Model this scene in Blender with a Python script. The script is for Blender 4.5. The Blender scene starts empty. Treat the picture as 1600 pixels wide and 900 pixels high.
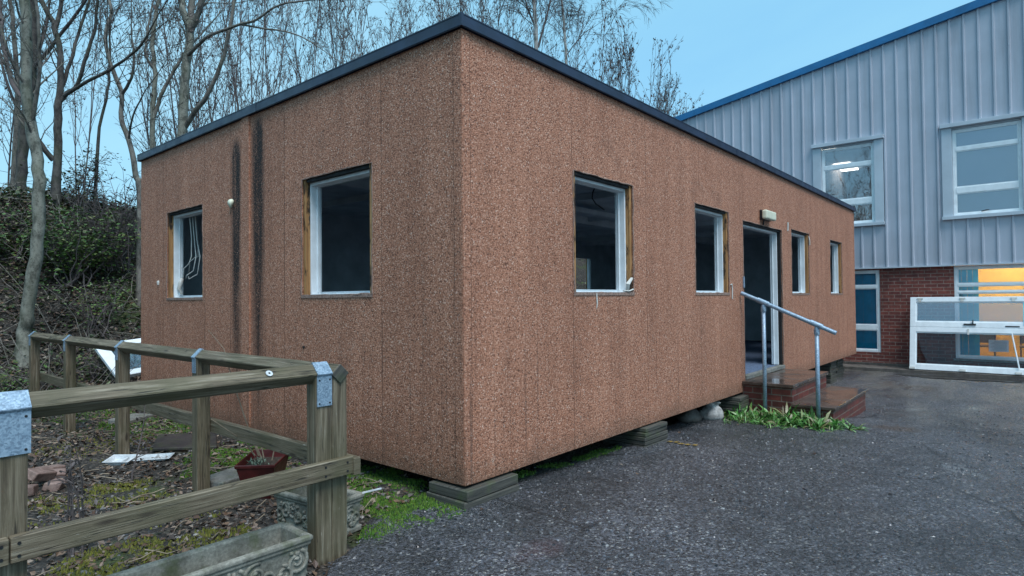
import bpy, bmesh, math, random
from mathutils import Vector, Matrix, noise
random.seed(7)
RD = random.Random(11)
S = bpy.context.scene
COL = S.collection
V = Vector

# ------------------------------------------------------------------ camera
FPX = 952.68
CC = V((-2.7577589, -2.74878003, 1.18358486))
CF = V((0.76189253, 0.64744717, 0.01821895))
CR = V((0.64765667, -0.76187415, -0.00941414))
CU = V((-0.00778539, -0.01897219, 0.9997897))
cam = bpy.data.cameras.new('camera')
cam.sensor_width = 36.0
cam.lens = FPX / 1600 * 36
cam.clip_start = 0.05
cam.clip_end = 2000
co = bpy.data.objects.new('camera', cam)
co.matrix_world = Matrix(((CR.x, CU.x, -CF.x, CC.x), (CR.y, CU.y, -CF.y, CC.y), (CR.z, CU.z, -CF.z, CC.z), (0, 0, 0, 1)))
COL.objects.link(co)
S.camera = co

def at(u, v, d):
    return CC + (CF + CR * ((u - 800) / FPX) + CU * ((450 - v) / FPX)) * d
def hit(u, v, ax, val):
    d = CF + CR * ((u - 800) / FPX) + CU * ((450 - v) / FPX)
    i = 'xyz'.index(ax)
    return CC + d * ((val - CC[i]) / d[i])

# ------------------------------------------------------------------ materials
def newmat(name):
    m = bpy.data.materials.new(name)
    m.use_nodes = True
    nt = m.node_tree
    return m, nt, nt.nodes['Principled BSDF']
def N(nt, typ, **kw):
    n = nt.nodes.new(typ)
    for k, v in kw.items():
        if k in n.inputs.keys(): n.inputs[k].default_value = v
        else: setattr(n, k, v)
    return n
def L(nt, a, b): nt.links.new(a, b)
def mth(nt, op, a, b=None, c=None, clamp=False):
    n = nt.nodes.new('ShaderNodeMath'); n.operation = op; n.use_clamp = clamp
    for i, x in enumerate((a, b, c)):
        if x is None: continue
        if isinstance(x, (int, float)): n.inputs[i].default_value = x
        else: nt.links.new(x, n.inputs[i])
    return n.outputs[0]
def ramp(nt, fac, stops, interp='LINEAR'):
    n = nt.nodes.new('ShaderNodeValToRGB')
    n.color_ramp.interpolation = interp
    els = n.color_ramp.elements
    while len(els) < len(stops): els.new(0.5)
    for e, (p, c) in zip(els, stops):
        e.position = p
        e.color = (c[0], c[1], c[2], 1) if not isinstance(c, (int, float)) else (c, c, c, 1)
    nt.links.new(fac, n.inputs[0])
    return n.outputs[0]
def mixc(nt, fac, a, b, blend='MIX'):
    n = nt.nodes.new('ShaderNodeMix'); n.data_type = 'RGBA'; n.blend_type = blend
    for s, x in ((n.inputs[0], fac), (n.inputs[6], a), (n.inputs[7], b)):
        if isinstance(x, (int, float)): s.default_value = x
        elif isinstance(x, tuple): s.default_value = (x[0], x[1], x[2], 1)
        else: nt.links.new(x, s)
    return n.outputs[2]
def pos(nt): return nt.nodes.new('ShaderNodeNewGeometry').outputs['Position']
def uvc(nt):
    n = nt.nodes.new('ShaderNodeUVMap'); n.uv_map = 'UVMap'; return n.outputs[0]
def mapping(nt, vec, scale, loc=(0, 0, 0)):
    n = nt.nodes.new('ShaderNodeMapping')
    n.inputs['Scale'].default_value = scale; n.inputs['Location'].default_value = loc
    nt.links.new(vec, n.inputs['Vector']); return n.outputs[0]
def noi(nt, vec, scale, detail=4, rough=0.55, dist=0.0):
    n = N(nt, 'ShaderNodeTexNoise', Scale=scale, Detail=detail, Roughness=rough, Distortion=dist)
    nt.links.new(vec, n.inputs['Vector']); return n.outputs['Fac']
def vor(nt, vec, scale, feature='F1', rnd=1.0):
    n = N(nt, 'ShaderNodeTexVoronoi', Scale=scale, Randomness=rnd); n.feature = feature
    nt.links.new(vec, n.inputs['Vector']); return n
def bump(nt, bsdf, h, strength=0.5, dist=0.01, prev=None):
    n = N(nt, 'ShaderNodeBump', Strength=strength, Distance=dist)
    nt.links.new(h, n.inputs['Height'])
    if prev: nt.links.new(prev, n.inputs['Normal'])
    nt.links.new(n.outputs[0], bsdf.inputs['Normal']); return n.outputs[0]
def sepx(nt, vec):
    n = nt.nodes.new('ShaderNodeSeparateXYZ'); nt.links.new(vec, n.inputs[0]); return n.outputs

def plain(name, col, rough=0.5, metal=0.0, var=0.12, scale=6.0, bmp=0.0, bscale=40, spec=0.5, streak=0.0):
    m, nt, b = newmat(name)
    p = pos(nt)
    f = noi(nt, p, scale, 5, 0.6)
    c2 = tuple(max(0, x * (1 - 2.2 * var)) for x in col); c3 = tuple(min(1, x * (1 + 1.2 * var)) for x in col)
    c = ramp(nt, f, [(0.3, c2), (0.7, c3)])
    L(nt, c, b.inputs['Base Color'])
    b.inputs['Metallic'].default_value = metal
    b.inputs['Specular IOR Level'].default_value = spec
    r = ramp(nt, noi(nt, p, scale * 2.3, 3), [(0.3, max(0.03, rough * 0.8)), (0.7, min(1, rough * 1.2))])
    L(nt, r, b.inputs['Roughness'])
    if bmp: bump(nt, b, noi(nt, p, bscale, 5, 0.65), bmp, 0.01)
    if streak:
        sk = noi(nt, mapping(nt, p, (4.0, 4.0, 0.25)), 1.0, 5, 0.65)
        c = mixc(nt, ramp(nt, sk, [(0.50, 0.0), (0.75, streak)]), c, tuple(x * .45 for x in col)); L(nt, c, b.inputs['Base Color'])
        bump(nt, b, noi(nt, mapping(nt, p, (1.3, 1.3, .5)), 1.0, 2), 0.25, 0.03)
    return m

def mat_pebble():
    m, nt, b = newmat('pebbledash aggregate')
    p = pos(nt)
    x, y, z = sepx(nt, p)
    v = vor(nt, p, 132)
    r1 = sepx(nt, v.outputs['Color'])
    base = ramp(nt, r1[0], [(0.0, (0.10, 0.044, 0.030)), (0.18, (0.29, 0.126, 0.076)), (0.50, (0.43, 0.193, 0.116)), (0.88, (0.51, 0.262, 0.175)), (0.97, (0.60, 0.37, 0.27)), (1.0, (0.67, 0.50, 0.41))])
    big = noi(nt, p, 1.1, 4, 0.6)
    st = noi(nt, mapping(nt, p, (5.5, 5.5, 0.35)), 1.0, 4, 0.6)
    fac = mth(nt, 'ADD', mth(nt, 'MULTIPLY', big, 0.5), mth(nt, 'MULTIPLY', st, 0.7))
    tint = ramp(nt, fac, [(0.38, (0.80, 0.76, 0.74)), (0.58, (1.0, 0.97, 0.95)), (0.80, (1.16, 1.14, 1.12))])
    c = mixc(nt, 1.0, base, tint, 'MULTIPLY')
    # narrow dark drips under the openings and along the joints
    dr = noi(nt, mapping(nt, p, (30, 30, 0.5)), 1.0, 3, 0.6)
    drip = mth(nt, 'MULTIPLY', ramp(nt, dr, [(0.56, 0.0), (0.72, 1.0)]), ramp(nt, z, [(0.0, 1.0), (1.0, 1.0)]))
    low = mth(nt, 'SUBTRACT', 1.35, z, clamp=True)
    c = mixc(nt, mth(nt, 'MULTIPLY', mth(nt, 'MULTIPLY', drip, low), 0.55), c, (0.05, 0.035, 0.03))
    # joints between the panels
    isx = mth(nt, 'LESS_THAN', x, 0.02)
    lines = None
    for k in (0.078, 0.833, 2.19, 3.2, 3.78, 4.52, 4.885):
        g = mth(nt, 'COMPARE', y, k, 0.005)
        lines = g if lines is None else mth(nt, 'ADD', lines, g)
    lines = mth(nt, 'MULTIPLY', lines, isx)
    l2 = None
    for k in (0.07, 1.22, 2.44, 3.66, 4.88, 6.68, 7.9, 9.12, 10.35):
        g = mth(nt, 'COMPARE', x, k, 0.004)
        l2 = g if l2 is None else mth(nt, 'ADD', l2, g)
    l2 = mth(nt, 'MULTIPLY', l2, mth(nt, 'LESS_THAN', y, 0.02))
    ln = mth(nt, 'MULTIPLY', mth(nt, 'ADD', lines, l2), ramp(nt, noi(nt, mapping(nt, p, (3, 3, 2.2)), 1.0, 3), [(0.3, 0.25), (0.6, 0.8)]))
    c = mixc(nt, ln, c, (0.07, 0.03, 0.02))
    spl = mth(nt, 'SUBTRACT', 0.30, mth(nt, 'ADD', z, mth(nt, 'MULTIPLY', noi(nt, p, 3.5, 5, 0.7), 0.28)), clamp=True)
    c = mixc(nt, mth(nt, 'MULTIPLY', spl, 2.6, clamp=True), c, (0.085, 0.060, 0.040))
    bl = noi(nt, p, 2.3, 6, 0.7, 0.5)
    c = mixc(nt, ramp(nt, bl, [(0.58, 0.0), (0.72, 0.35)]), c, (0.16, 0.085, 0.06))
    wh = noi(nt, mapping(nt, p, (6, 6, 2.5)), 1.0, 5, 0.75)
    c = mixc(nt, ramp(nt, wh, [(0.66, 0.0), (0.74, 0.45)]), c, (0.55, 0.44, 0.37))
    # two long black algae stains beside the joint strip of the short wall
    sn = noi(nt, mapping(nt, p, (16, 16, 1.4)), 1.0, 5, 0.7)
    def stain(cy, w, ztop, zmid, zlow):
        d = mth(nt, 'ABSOLUTE', mth(nt, 'SUBTRACT', mth(nt, 'ADD', y, mth(nt, 'MULTIPLY', mth(nt, 'SUBTRACT', sn, 0.5), 0.10)), cy))
        g = mth(nt, 'SUBTRACT', 1.0, mth(nt, 'DIVIDE', d, w), clamp=True)
        t = mth(nt, 'MULTIPLY', mth(nt, 'SUBTRACT', ztop, z), 5.0, clamp=True)
        u = mth(nt, 'ADD', mth(nt, 'MULTIPLY', mth(nt, 'DIVIDE', mth(nt, 'SUBTRACT', z, zlow), zmid - zlow, clamp=True), 0.95), 0.10)
        return mth(nt, 'MULTIPLY', mth(nt, 'MULTIPLY', g, t), u)
    s = mth(nt, 'ADD', stain(3.085, 0.115, 2.80, 2.0, 0.1), stain(2.655, 0.14, 2.93, 2.1, 0.1))
    s = mth(nt, 'MULTIPLY', mth(nt, 'MULTIPLY', s, isx), 2.0, clamp=True)
    s = mth(nt, 'MULTIPLY', s, ramp(nt, mth(nt, 'ADD', sn, mth(nt, 'MULTIPLY', r1[1], 0.5)), [(0.38, 0.22), (0.78, 1.0)]))
    c = mixc(nt, s, c, (0.012, 0.011, 0.011))
    # greenish bloom low on the short wall
    c = mixc(nt, mth(nt, 'MULTIPLY', mth(nt, 'MULTIPLY', isx, mth(nt, 'SUBTRACT', 0.45, z, clamp=True)), 0.5), c, (0.07, 0.05, 0.03))
    L(nt, c, b.inputs['Base Color'])
    b.inputs['Roughness'].default_value = 0.72
    b.inputs['Specular IOR Level'].default_value = 0.35
    h = mth(nt, 'MULTIPLY', mth(nt, 'ADD', r1[2], mth(nt, 'SUBTRACT', 0.8, v.outputs['Distance'])), 0.6)
    bump(nt, b, h, 0.75, 0.008)
    return m

def mat_wood():
    m, nt, b = newmat('weathered timber')
    u = uvc(nt); p = pos(nt)
    g = noi(nt, mapping(nt, u, (2.2, 55, 1)), 1.0, 6, 0.7, 0.6)
    g2 = noi(nt, mapping(nt, u, (7, 210, 1)), 1.0, 4, 0.7)
    big = noi(nt, p, 3.0, 4, 0.6)
    c = ramp(nt, g, [(0.27, (0.036, 0.026, 0.016)), (0.43, (0.110, 0.084, 0.052)), (0.58, (0.205, 0.168, 0.113)), (0.74, (0.38, 0.335, 0.26))])
    c = mixc(nt, ramp(nt, g2, [(0.3, 0.5), (0.5, 0.0)]), c, (0.05, 0.040, 0.028))
    c = mixc(nt, ramp(nt, big, [(0.42, 0.0), (0.70, 0.65)]), c, (0.070, 0.068, 0.030))
    fl = noi(nt, mapping(nt, u, (11, 95, 1), (3, 5, 0)), 1.0, 3, 0.6, 0.4)
    c = mixc(nt, ramp(nt, fl, [(0.70, 0.0), (0.75, 0.7)]), c, (0.52, 0.49, 0.42))
    L(nt, c, b.inputs['Base Color'])
    b.inputs['Roughness'].default_value = 0.62
    ck = noi(nt, mapping(nt, u, (1.1, 34, 1), (7, 2, 0)), 1.0, 3, 0.5, 0.5)
    crack = ramp(nt, ck, [(0.485, 0.0), (0.497, 1.0), (0.503, 1.0), (0.515, 0.0)])
    crack = mth(nt, 'MULTIPLY', crack, ramp(nt, noi(nt, mapping(nt, u, (2.5, 6, 1)), 1.0, 2), [(0.5, 0.0), (0.58, 1.0)]))
    c = mixc(nt, mth(nt, 'MULTIPLY', crack, 0.85), c, (0.014, 0.011, 0.008))
    kv = vor(nt, mapping(nt, u, (3.2, 11, 1)), 1.0)
    c = mixc(nt, ramp(nt, kv.outputs['Distance'], [(0.07, 0.85), (0.16, 0.0)]), c, (0.035, 0.024, 0.015))
    L(nt, c, b.inputs['Base Color'])
    bump(nt, b, mth(nt, 'SUBTRACT', mth(nt, 'ADD', g, mth(nt, 'MULTIPLY', g2, 0.6)), mth(nt, 'MULTIPLY', crack, 1.5)), 0.5, 0.006)
    return m

def mat_stack():
    m, nt, b = newmat('old sleeper timber')
    u = uvc(nt); p = pos(nt)
    g = noi(nt, mapping(nt, u, (3, 60, 1)), 1.0, 6, 0.7, 0.5)
    c = ramp(nt, g, [(0.3, (0.022, 0.022, 0.020)), (0.55, (0.075, 0.072, 0.06)), (0.78, (0.16, 0.155, 0.13))])
    c = mixc(nt, ramp(nt, noi(nt, p, 7, 3), [(0.52, 0.0), (0.72, 0.45)]), c, (0.06, 0.09, 0.025))
    L(nt, c, b.inputs['Base Color']); b.inputs['Roughness'].default_value = 0.7
    bump(nt, b, g, 0.4, 0.008)
    return m

def mat_stud():
    m, nt, b = newmat('raw sawn timber')
    p = pos(nt)
    g = noi(nt, mapping(nt, p, (40, 40, 1.6)), 1.0, 5, 0.6, 0.4)
    c = ramp(nt, g, [(0.3, (0.17, 0.075, 0.025)), (0.55, (0.42, 0.22, 0.085)), (0.8, (0.56, 0.36, 0.17))])
    st = noi(nt, mapping(nt, p, (9, 9, 3.2)), 1.0, 4, 0.7)
    c = mixc(nt, ramp(nt, st, [(0.52, 0.0), (0.60, 0.95)]), c, (0.02, 0.012, 0.008))
    L(nt, c, b.inputs['Base Color']); b.inputs['Roughness'].default_value = 0.7
    bump(nt, b, g, 0.3, 0.004)
    return m

def mat_brick(name, c1, c2, mort, bw=0.225, bh=0.075, scale=1.0, wet=0.6):
    m, nt, b = newmat(name)
    u = uvc(nt); p = pos(nt)
    n = N(nt, 'ShaderNodeTexBrick', Scale=scale)
    n.inputs['Color1'].default_value = (*c1, 1); n.inputs['Color2'].default_value = (*c2, 1); n.inputs['Mortar'].default_value = (*mort, 1)
    n.inputs['Mortar Size'].default_value = 0.0065; n.inputs['Mortar Smooth'].default_value = 0.2
    n.inputs['Brick Width'].default_value = bw; n.inputs['Row Height'].default_value = bh
    L(nt, u, n.inputs['Vector'])
    f = noi(nt, p, 14, 5, 0.7); f2 = noi(nt, p, 2.0, 3)
    c = mixc(nt, 1.0, n.outputs['Color'], ramp(nt, f, [(0.3, 0.55), (0.7, 1.2)]), 'MULTIPLY')
    c = mixc(nt, ramp(nt, f2, [(0.5, 0.0), (0.75, 0.5)]), c, (0.03, 0.014, 0.012))
    L(nt, c, b.inputs['Base Color']); b.inputs['Roughness'].default_value = wet
    h = mth(nt, 'ADD', mth(nt, 'MULTIPLY', n.outputs['Fac'], -0.8), mth(nt, 'MULTIPLY', f, 0.5))
    bump(nt, b, h, 0.6, 0.006)
    return m

def mat_tarmac():
    m, nt, b = newmat('wet worn tarmac')
    p = pos(nt)
    x, y, z = sepx(nt, p)
    wob = mixc(nt, 0.06, p, N(nt, 'ShaderNodeTexNoise', Scale=9.0).outputs['Color'])
    v1 = vor(nt, p, 74); v2 = vor(nt, p, 120)
    r = sepx(nt, v1.outputs['Color']); r2 = sepx(nt, v2.outputs['Color'])
    c = ramp(nt, r[0], [(0.0, (0.012, 0.012, 0.014)), (0.34, (0.032, 0.033, 0.038)), (0.60, (0.080, 0.085, 0.105)), (0.88, (0.15, 0.157, 0.19)), (0.97, (0.27, 0.27, 0.28)), (1.0, (0.52, 0.50, 0.46))])
    c2 = ramp(nt, r2[0], [(0.0, (0.010, 0.010, 0.012)), (0.5, (0.05, 0.051, 0.056)), (0.9, (0.16, 0.16, 0.165))])
    c = mixc(nt, 0.35, c, c2)
    big = noi(nt, p, 0.55, 5, 0.6, 0.3); mid = noi(nt, p, 2.6, 5, 0.65)
    c = mixc(nt, 1.0, c, ramp(nt, mth(nt, 'ADD', mth(nt, 'MULTIPLY', big, 0.6), mth(nt, 'MULTIPLY', mid, 0.4)), [(0.38, 0.42), (0.62, 1.45)]), 'MULTIPLY')
    br = noi(nt, p, 1.3, 4, 0.6)
    c = mixc(nt, ramp(nt, br, [(0.60, 0.0), (0.78, 0.35)]), c, (0.085, 0.060, 0.035))
    # silt film in front of the far building
    far = ramp(nt, mth(nt, 'ADD', mth(nt, 'MULTIPLY', x, 0.1), mth(nt, 'MULTIPLY', mid, 0.5)), [(0.82, 0.0), (1.25, 1.0)])
    c = mixc(nt, mth(nt, 'MULTIPLY', far, ramp(nt, noi(nt, mapping(nt, p, (0.5, 1.4, 1)), 1.6, 4), [(0.42, 0.0), (0.62, 0.7)])), c, (0.20, 0.185, 0.16))
    ckn = vor(nt, mixc(nt, 0.25, p, N(nt, 'ShaderNodeTexNoise', Scale=1.4, Detail=4.0).outputs['Color']), 0.75, 'DISTANCE_TO_EDGE')
    ckm = mth(nt, 'MULTIPLY', ramp(nt, ckn.outputs['Distance'], [(0.004, 1.0), (0.013, 0.0)]), ramp(nt, noi(nt, p, 0.9, 2), [(0.5, 0.0), (0.58, 0.9)]))
    c = mixc(nt, ckm, c, (0.008, 0.008, 0.009))
    def spot(cx, cy, rx, ry):
        dx = mth(nt, 'DIVIDE', mth(nt, 'SUBTRACT', x, cx), rx); dy = mth(nt, 'DIVIDE', mth(nt, 'SUBTRACT', y, cy), ry)
        dd = mth(nt, 'ADD', mth(nt, 'ADD', mth(nt, 'MULTIPLY', dx, dx), mth(nt, 'MULTIPLY', dy, dy)), mth(nt, 'MULTIPLY', mth(nt, 'SUBTRACT', mid, 0.5), 3.0))
        return mth(nt, 'SUBTRACT', 1.0, dd, clamp=True)
    c = mixc(nt, mth(nt, 'MULTIPLY', spot(5.3, -1.55, .35, .30), 0.75), c, (0.085, 0.05, 0.03))
    c = mixc(nt, mth(nt, 'MULTIPLY', spot(9.9, -1.3, .5, .3), 0.7), c, (0.07, 0.045, 0.03))
    c = mixc(nt, mth(nt, 'MULTIPLY', spot(-.25, -.75, .22, .12), 0.18), c, (0.22, 0.09, 0.10))
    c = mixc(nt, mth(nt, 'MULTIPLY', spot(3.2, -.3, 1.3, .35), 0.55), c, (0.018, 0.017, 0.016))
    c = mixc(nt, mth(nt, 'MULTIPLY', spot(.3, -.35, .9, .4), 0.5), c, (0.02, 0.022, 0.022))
    pit_shade = noi(nt, p, 30, 4, 0.8)
    c = mixc(nt, ramp(nt, pit_shade, [(0.36, 0.85), (0.50, 0.0)]), c, (0.010, 0.010, 0.012))  # shade of small pits put into the colour
    L(nt, c, b.inputs['Base Color'])
    wet = noi(nt, mapping(nt, p, (0.6, 1.0, 1)), 1.1, 4, 0.55, 0.4)
    wetm = ramp(nt, mth(nt, 'ADD', wet, mth(nt, 'MULTIPLY', mth(nt, 'MULTIPLY', mth(nt, 'SUBTRACT', x, 9.6), 0.35, clamp=True), 0.20)), [(0.60, 0.0), (0.68, 1.0)])
    rr = mixc(nt, wetm, ramp(nt, r[1], [(0.0, 0.18), (1.0, 0.55)]), (0.07, 0.07, 0.07))
    L(nt, rr, b.inputs['Roughness'])
    b.inputs['Specular IOR Level'].default_value = 0.75
    h = mth(nt, 'ADD', mth(nt, 'MULTIPLY', mth(nt, 'ADD', r[2], mth(nt, 'SUBTRACT', 0.7, v1.outputs['Distance'])), 0.5), mth(nt, 'MULTIPLY', mth(nt, 'SUBTRACT', r2[2], v2.outputs['Distance']), 0.4))
    grit = noi(nt, p, 42, 4, 0.75)
    h = mth(nt, 'ADD', h, mth(nt, 'MULTIPLY', grit, 1.1))
    h = mth(nt, 'MULTIPLY', h, mth(nt, 'SUBTRACT', 1.0, mth(nt, 'MULTIPLY', wetm, mth(nt, 'MULTIPLY', far, 0.9))))
    bump(nt, b, h, 1.0, 0.015)
    return m

def mat_soil():
    m, nt, b = newmat('dark soil and rotted litter')
    p = pos(nt)
    v = vor(nt, p, 48); r = sepx(nt, v.outputs['Color'])
    n1 = noi(nt, p, 9, 6, 0.7)
    c = ramp(nt, r[0], [(0.0, (0.008, 0.007, 0.006)), (0.5, (0.030, 0.025, 0.020)), (0.85, (0.075, 0.060, 0.046)), (1.0, (0.17, 0.15, 0.13))])
    c = mixc(nt, ramp(nt, n1, [(0.4, 0.0), (0.65, 0.6)]), c, (0.022, 0.017, 0.012))
    ms = noi(nt, p, 1.7, 5, 0.65)
    c = mixc(nt, ramp(nt, ms, [(0.56, 0.0), (0.66, 0.8)]), c, (0.050, 0.075, 0.014))
    L(nt, c, b.inputs['Base Color']); b.inputs['Roughness'].default_value = 0.75
    h = mth(nt, 'ADD', mth(nt, 'SUBTRACT', r[1], v.outputs['Distance']), n1)
    bump(nt, b, h, 0.9, 0.02)
    return m

def mat_bark(name, pale, dark, sc=1.0):
    m, nt, b = newmat(name)
    p = pos(nt)
    n1 = noi(nt, mapping(nt, p, (9 * sc, 9 * sc, 5 * sc)), 1.0, 6, 0.7)
    n2 = noi(nt, p, 3.2, 4)
    c = ramp(nt, n1, [(0.40, dark), (0.50, tuple(0.6 * a + .4 * d for a, d in zip(pale, dark))), (0.60, pale)])
    c = mixc(nt, ramp(nt, noi(nt, p, 34 * sc, 4, 0.7), [(0.56, 0.0), (0.66, 0.75)]), c, tuple(x * .45 for x in dark))
    c = mixc(nt, ramp(nt, n2, [(0.5, 0.0), (0.7, 0.5)]), c, (0.06, 0.075, 0.035))
    L(nt, c, b.inputs['Base Color']); b.inputs['Roughness'].default_value = 0.8
    bump(nt, b, n1, 0.5, 0.02)
    return m

def mat_leaf(name, cols, rough=0.45):
    m, nt, b = newmat(name)
    g = nt.nodes.new('ShaderNodeNewGeometry')
    c = ramp(nt, g.outputs['Random Per Island'], [(i / (len(cols) - 1), c) for i, c in enumerate(cols)])
    c = mixc(nt, 1.0, c, ramp(nt, noi(nt, g.outputs['Position'], 40, 3), [(0.3, 0.7), (0.7, 1.2)]), 'MULTIPLY')
    L(nt, c, b.inputs['Base Color']); b.inputs['Roughness'].default_value = rough
    return m

def mat_glass(name, tint=(0.90, 0.93, 0.94), refl=1.0, rough=0.0):
    m, nt, b = newmat(name)
    nt.nodes.remove(b)
    out = [n for n in nt.nodes if n.type == 'OUTPUT_MATERIAL'][0]
    t = N(nt, 'ShaderNodeBsdfTransparent'); t.inputs[0].default_value = (*tint, 1)
    g = N(nt, 'ShaderNodeBsdfGlossy'); g.inputs['Roughness'].default_value = rough; g.inputs[0].default_value = (0.95, 0.97, 1, 1)
    f = N(nt, 'ShaderNodeFresnel', IOR=1.52)
    w = noi(nt, pos(nt), 2.2, 2)
    bp = N(nt, 'ShaderNodeBump', Strength=0.05, Distance=0.02); L(nt, w, bp.inputs['Height'])
    L(nt, bp.outputs[0], g.inputs['Normal'])
    mx = nt.nodes.new('ShaderNodeMixShader')
    L(nt, mth(nt, 'MULTIPLY', f.outputs[0], 2.0 * refl, clamp=True), mx.inputs[0])
    L(nt, t.outputs[0], mx.inputs[1]); L(nt, g.outputs[0], mx.inputs[2]); L(nt, mx.outputs[0], out.inputs[0])
    return m

def mat_emit(name, col, s):
    m, nt, b = newmat(name)
    b.inputs['Base Color'].default_value = (0.8, 0.8, 0.8, 1)
    b.inputs['Emission Color'].default_value = (*col, 1); b.inputs['Emission Strength'].default_value = s
    return m

def mat_galv():
    m, nt, b = newmat('galvanised steel')
    p = pos(nt)
    v = vor(nt, p, 150); r = sepx(nt, v.outputs['Color'])
    n1 = noi(nt, p, 26, 4, 0.65)
    c = ramp(nt, mth(nt, 'ADD', mth(nt, 'MULTIPLY', r[0], 0.4), mth(nt, 'MULTIPLY', n1, 0.6)), [(0.25, (0.15, 0.21, 0.28)), (0.5, (0.26, 0.36, 0.46)), (0.75, (0.38, 0.50, 0.60))])
    L(nt, c, b.inputs['Base Color']); b.inputs['Metallic'].default_value = 0.35
    L(nt, ramp(nt, n1, [(0.3, 0.32), (0.7, 0.6)]), b.inputs['Roughness'])
    return m

def mat_concrete(name, a, d, bs=60, moss=0.0):
    m, nt, b = newmat(name)
    p = pos(nt)
    n1 = noi(nt, p, 7, 6, 0.7); n2 = noi(nt, p, bs, 4, 0.7)
    c = ramp(nt, n1, [(0.32, d), (0.68, a)])
    c = mixc(nt, 1.0, c, ramp(nt, n2, [(0.3, 0.6), (0.65, 1.15)]), 'MULTIPLY')
    if moss: c = mixc(nt, ramp(nt, noi(nt, p, 11, 4, 0.6), [(0.5, 0.0), (0.68, moss)]), c, (0.07, 0.085, 0.03))
    L(nt, c, b.inputs['Base Color']); b.inputs['Roughness'].default_value = 0.7
    bump(nt, b, mth(nt, 'ADD', n2, n1), 0.4, 0.006)
    return m

def mat_slab():
    m, nt, b = newmat('wet paving slab')
    p = pos(nt)
    n1 = noi(nt, p, 3.5, 5, 0.65); n2 = noi(nt, p, 70, 4, 0.7)
    c = ramp(nt, n1, [(0.35, (0.050, 0.036, 0.030)), (0.65, (0.12, 0.085, 0.068))])
    c = mixc(nt, 1.0, c, ramp(nt, n2, [(0.3, 0.75), (0.7, 1.15)]), 'MULTIPLY')
    L(nt, c, b.inputs['Base Color'])
    L(nt, ramp(nt, noi(nt, p, 2.3, 3), [(0.42, 0.08), (0.62, 0.42)]), b.inputs['Roughness'])
    bump(nt, b, n2, 0.12, 0.003)
    return m

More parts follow.
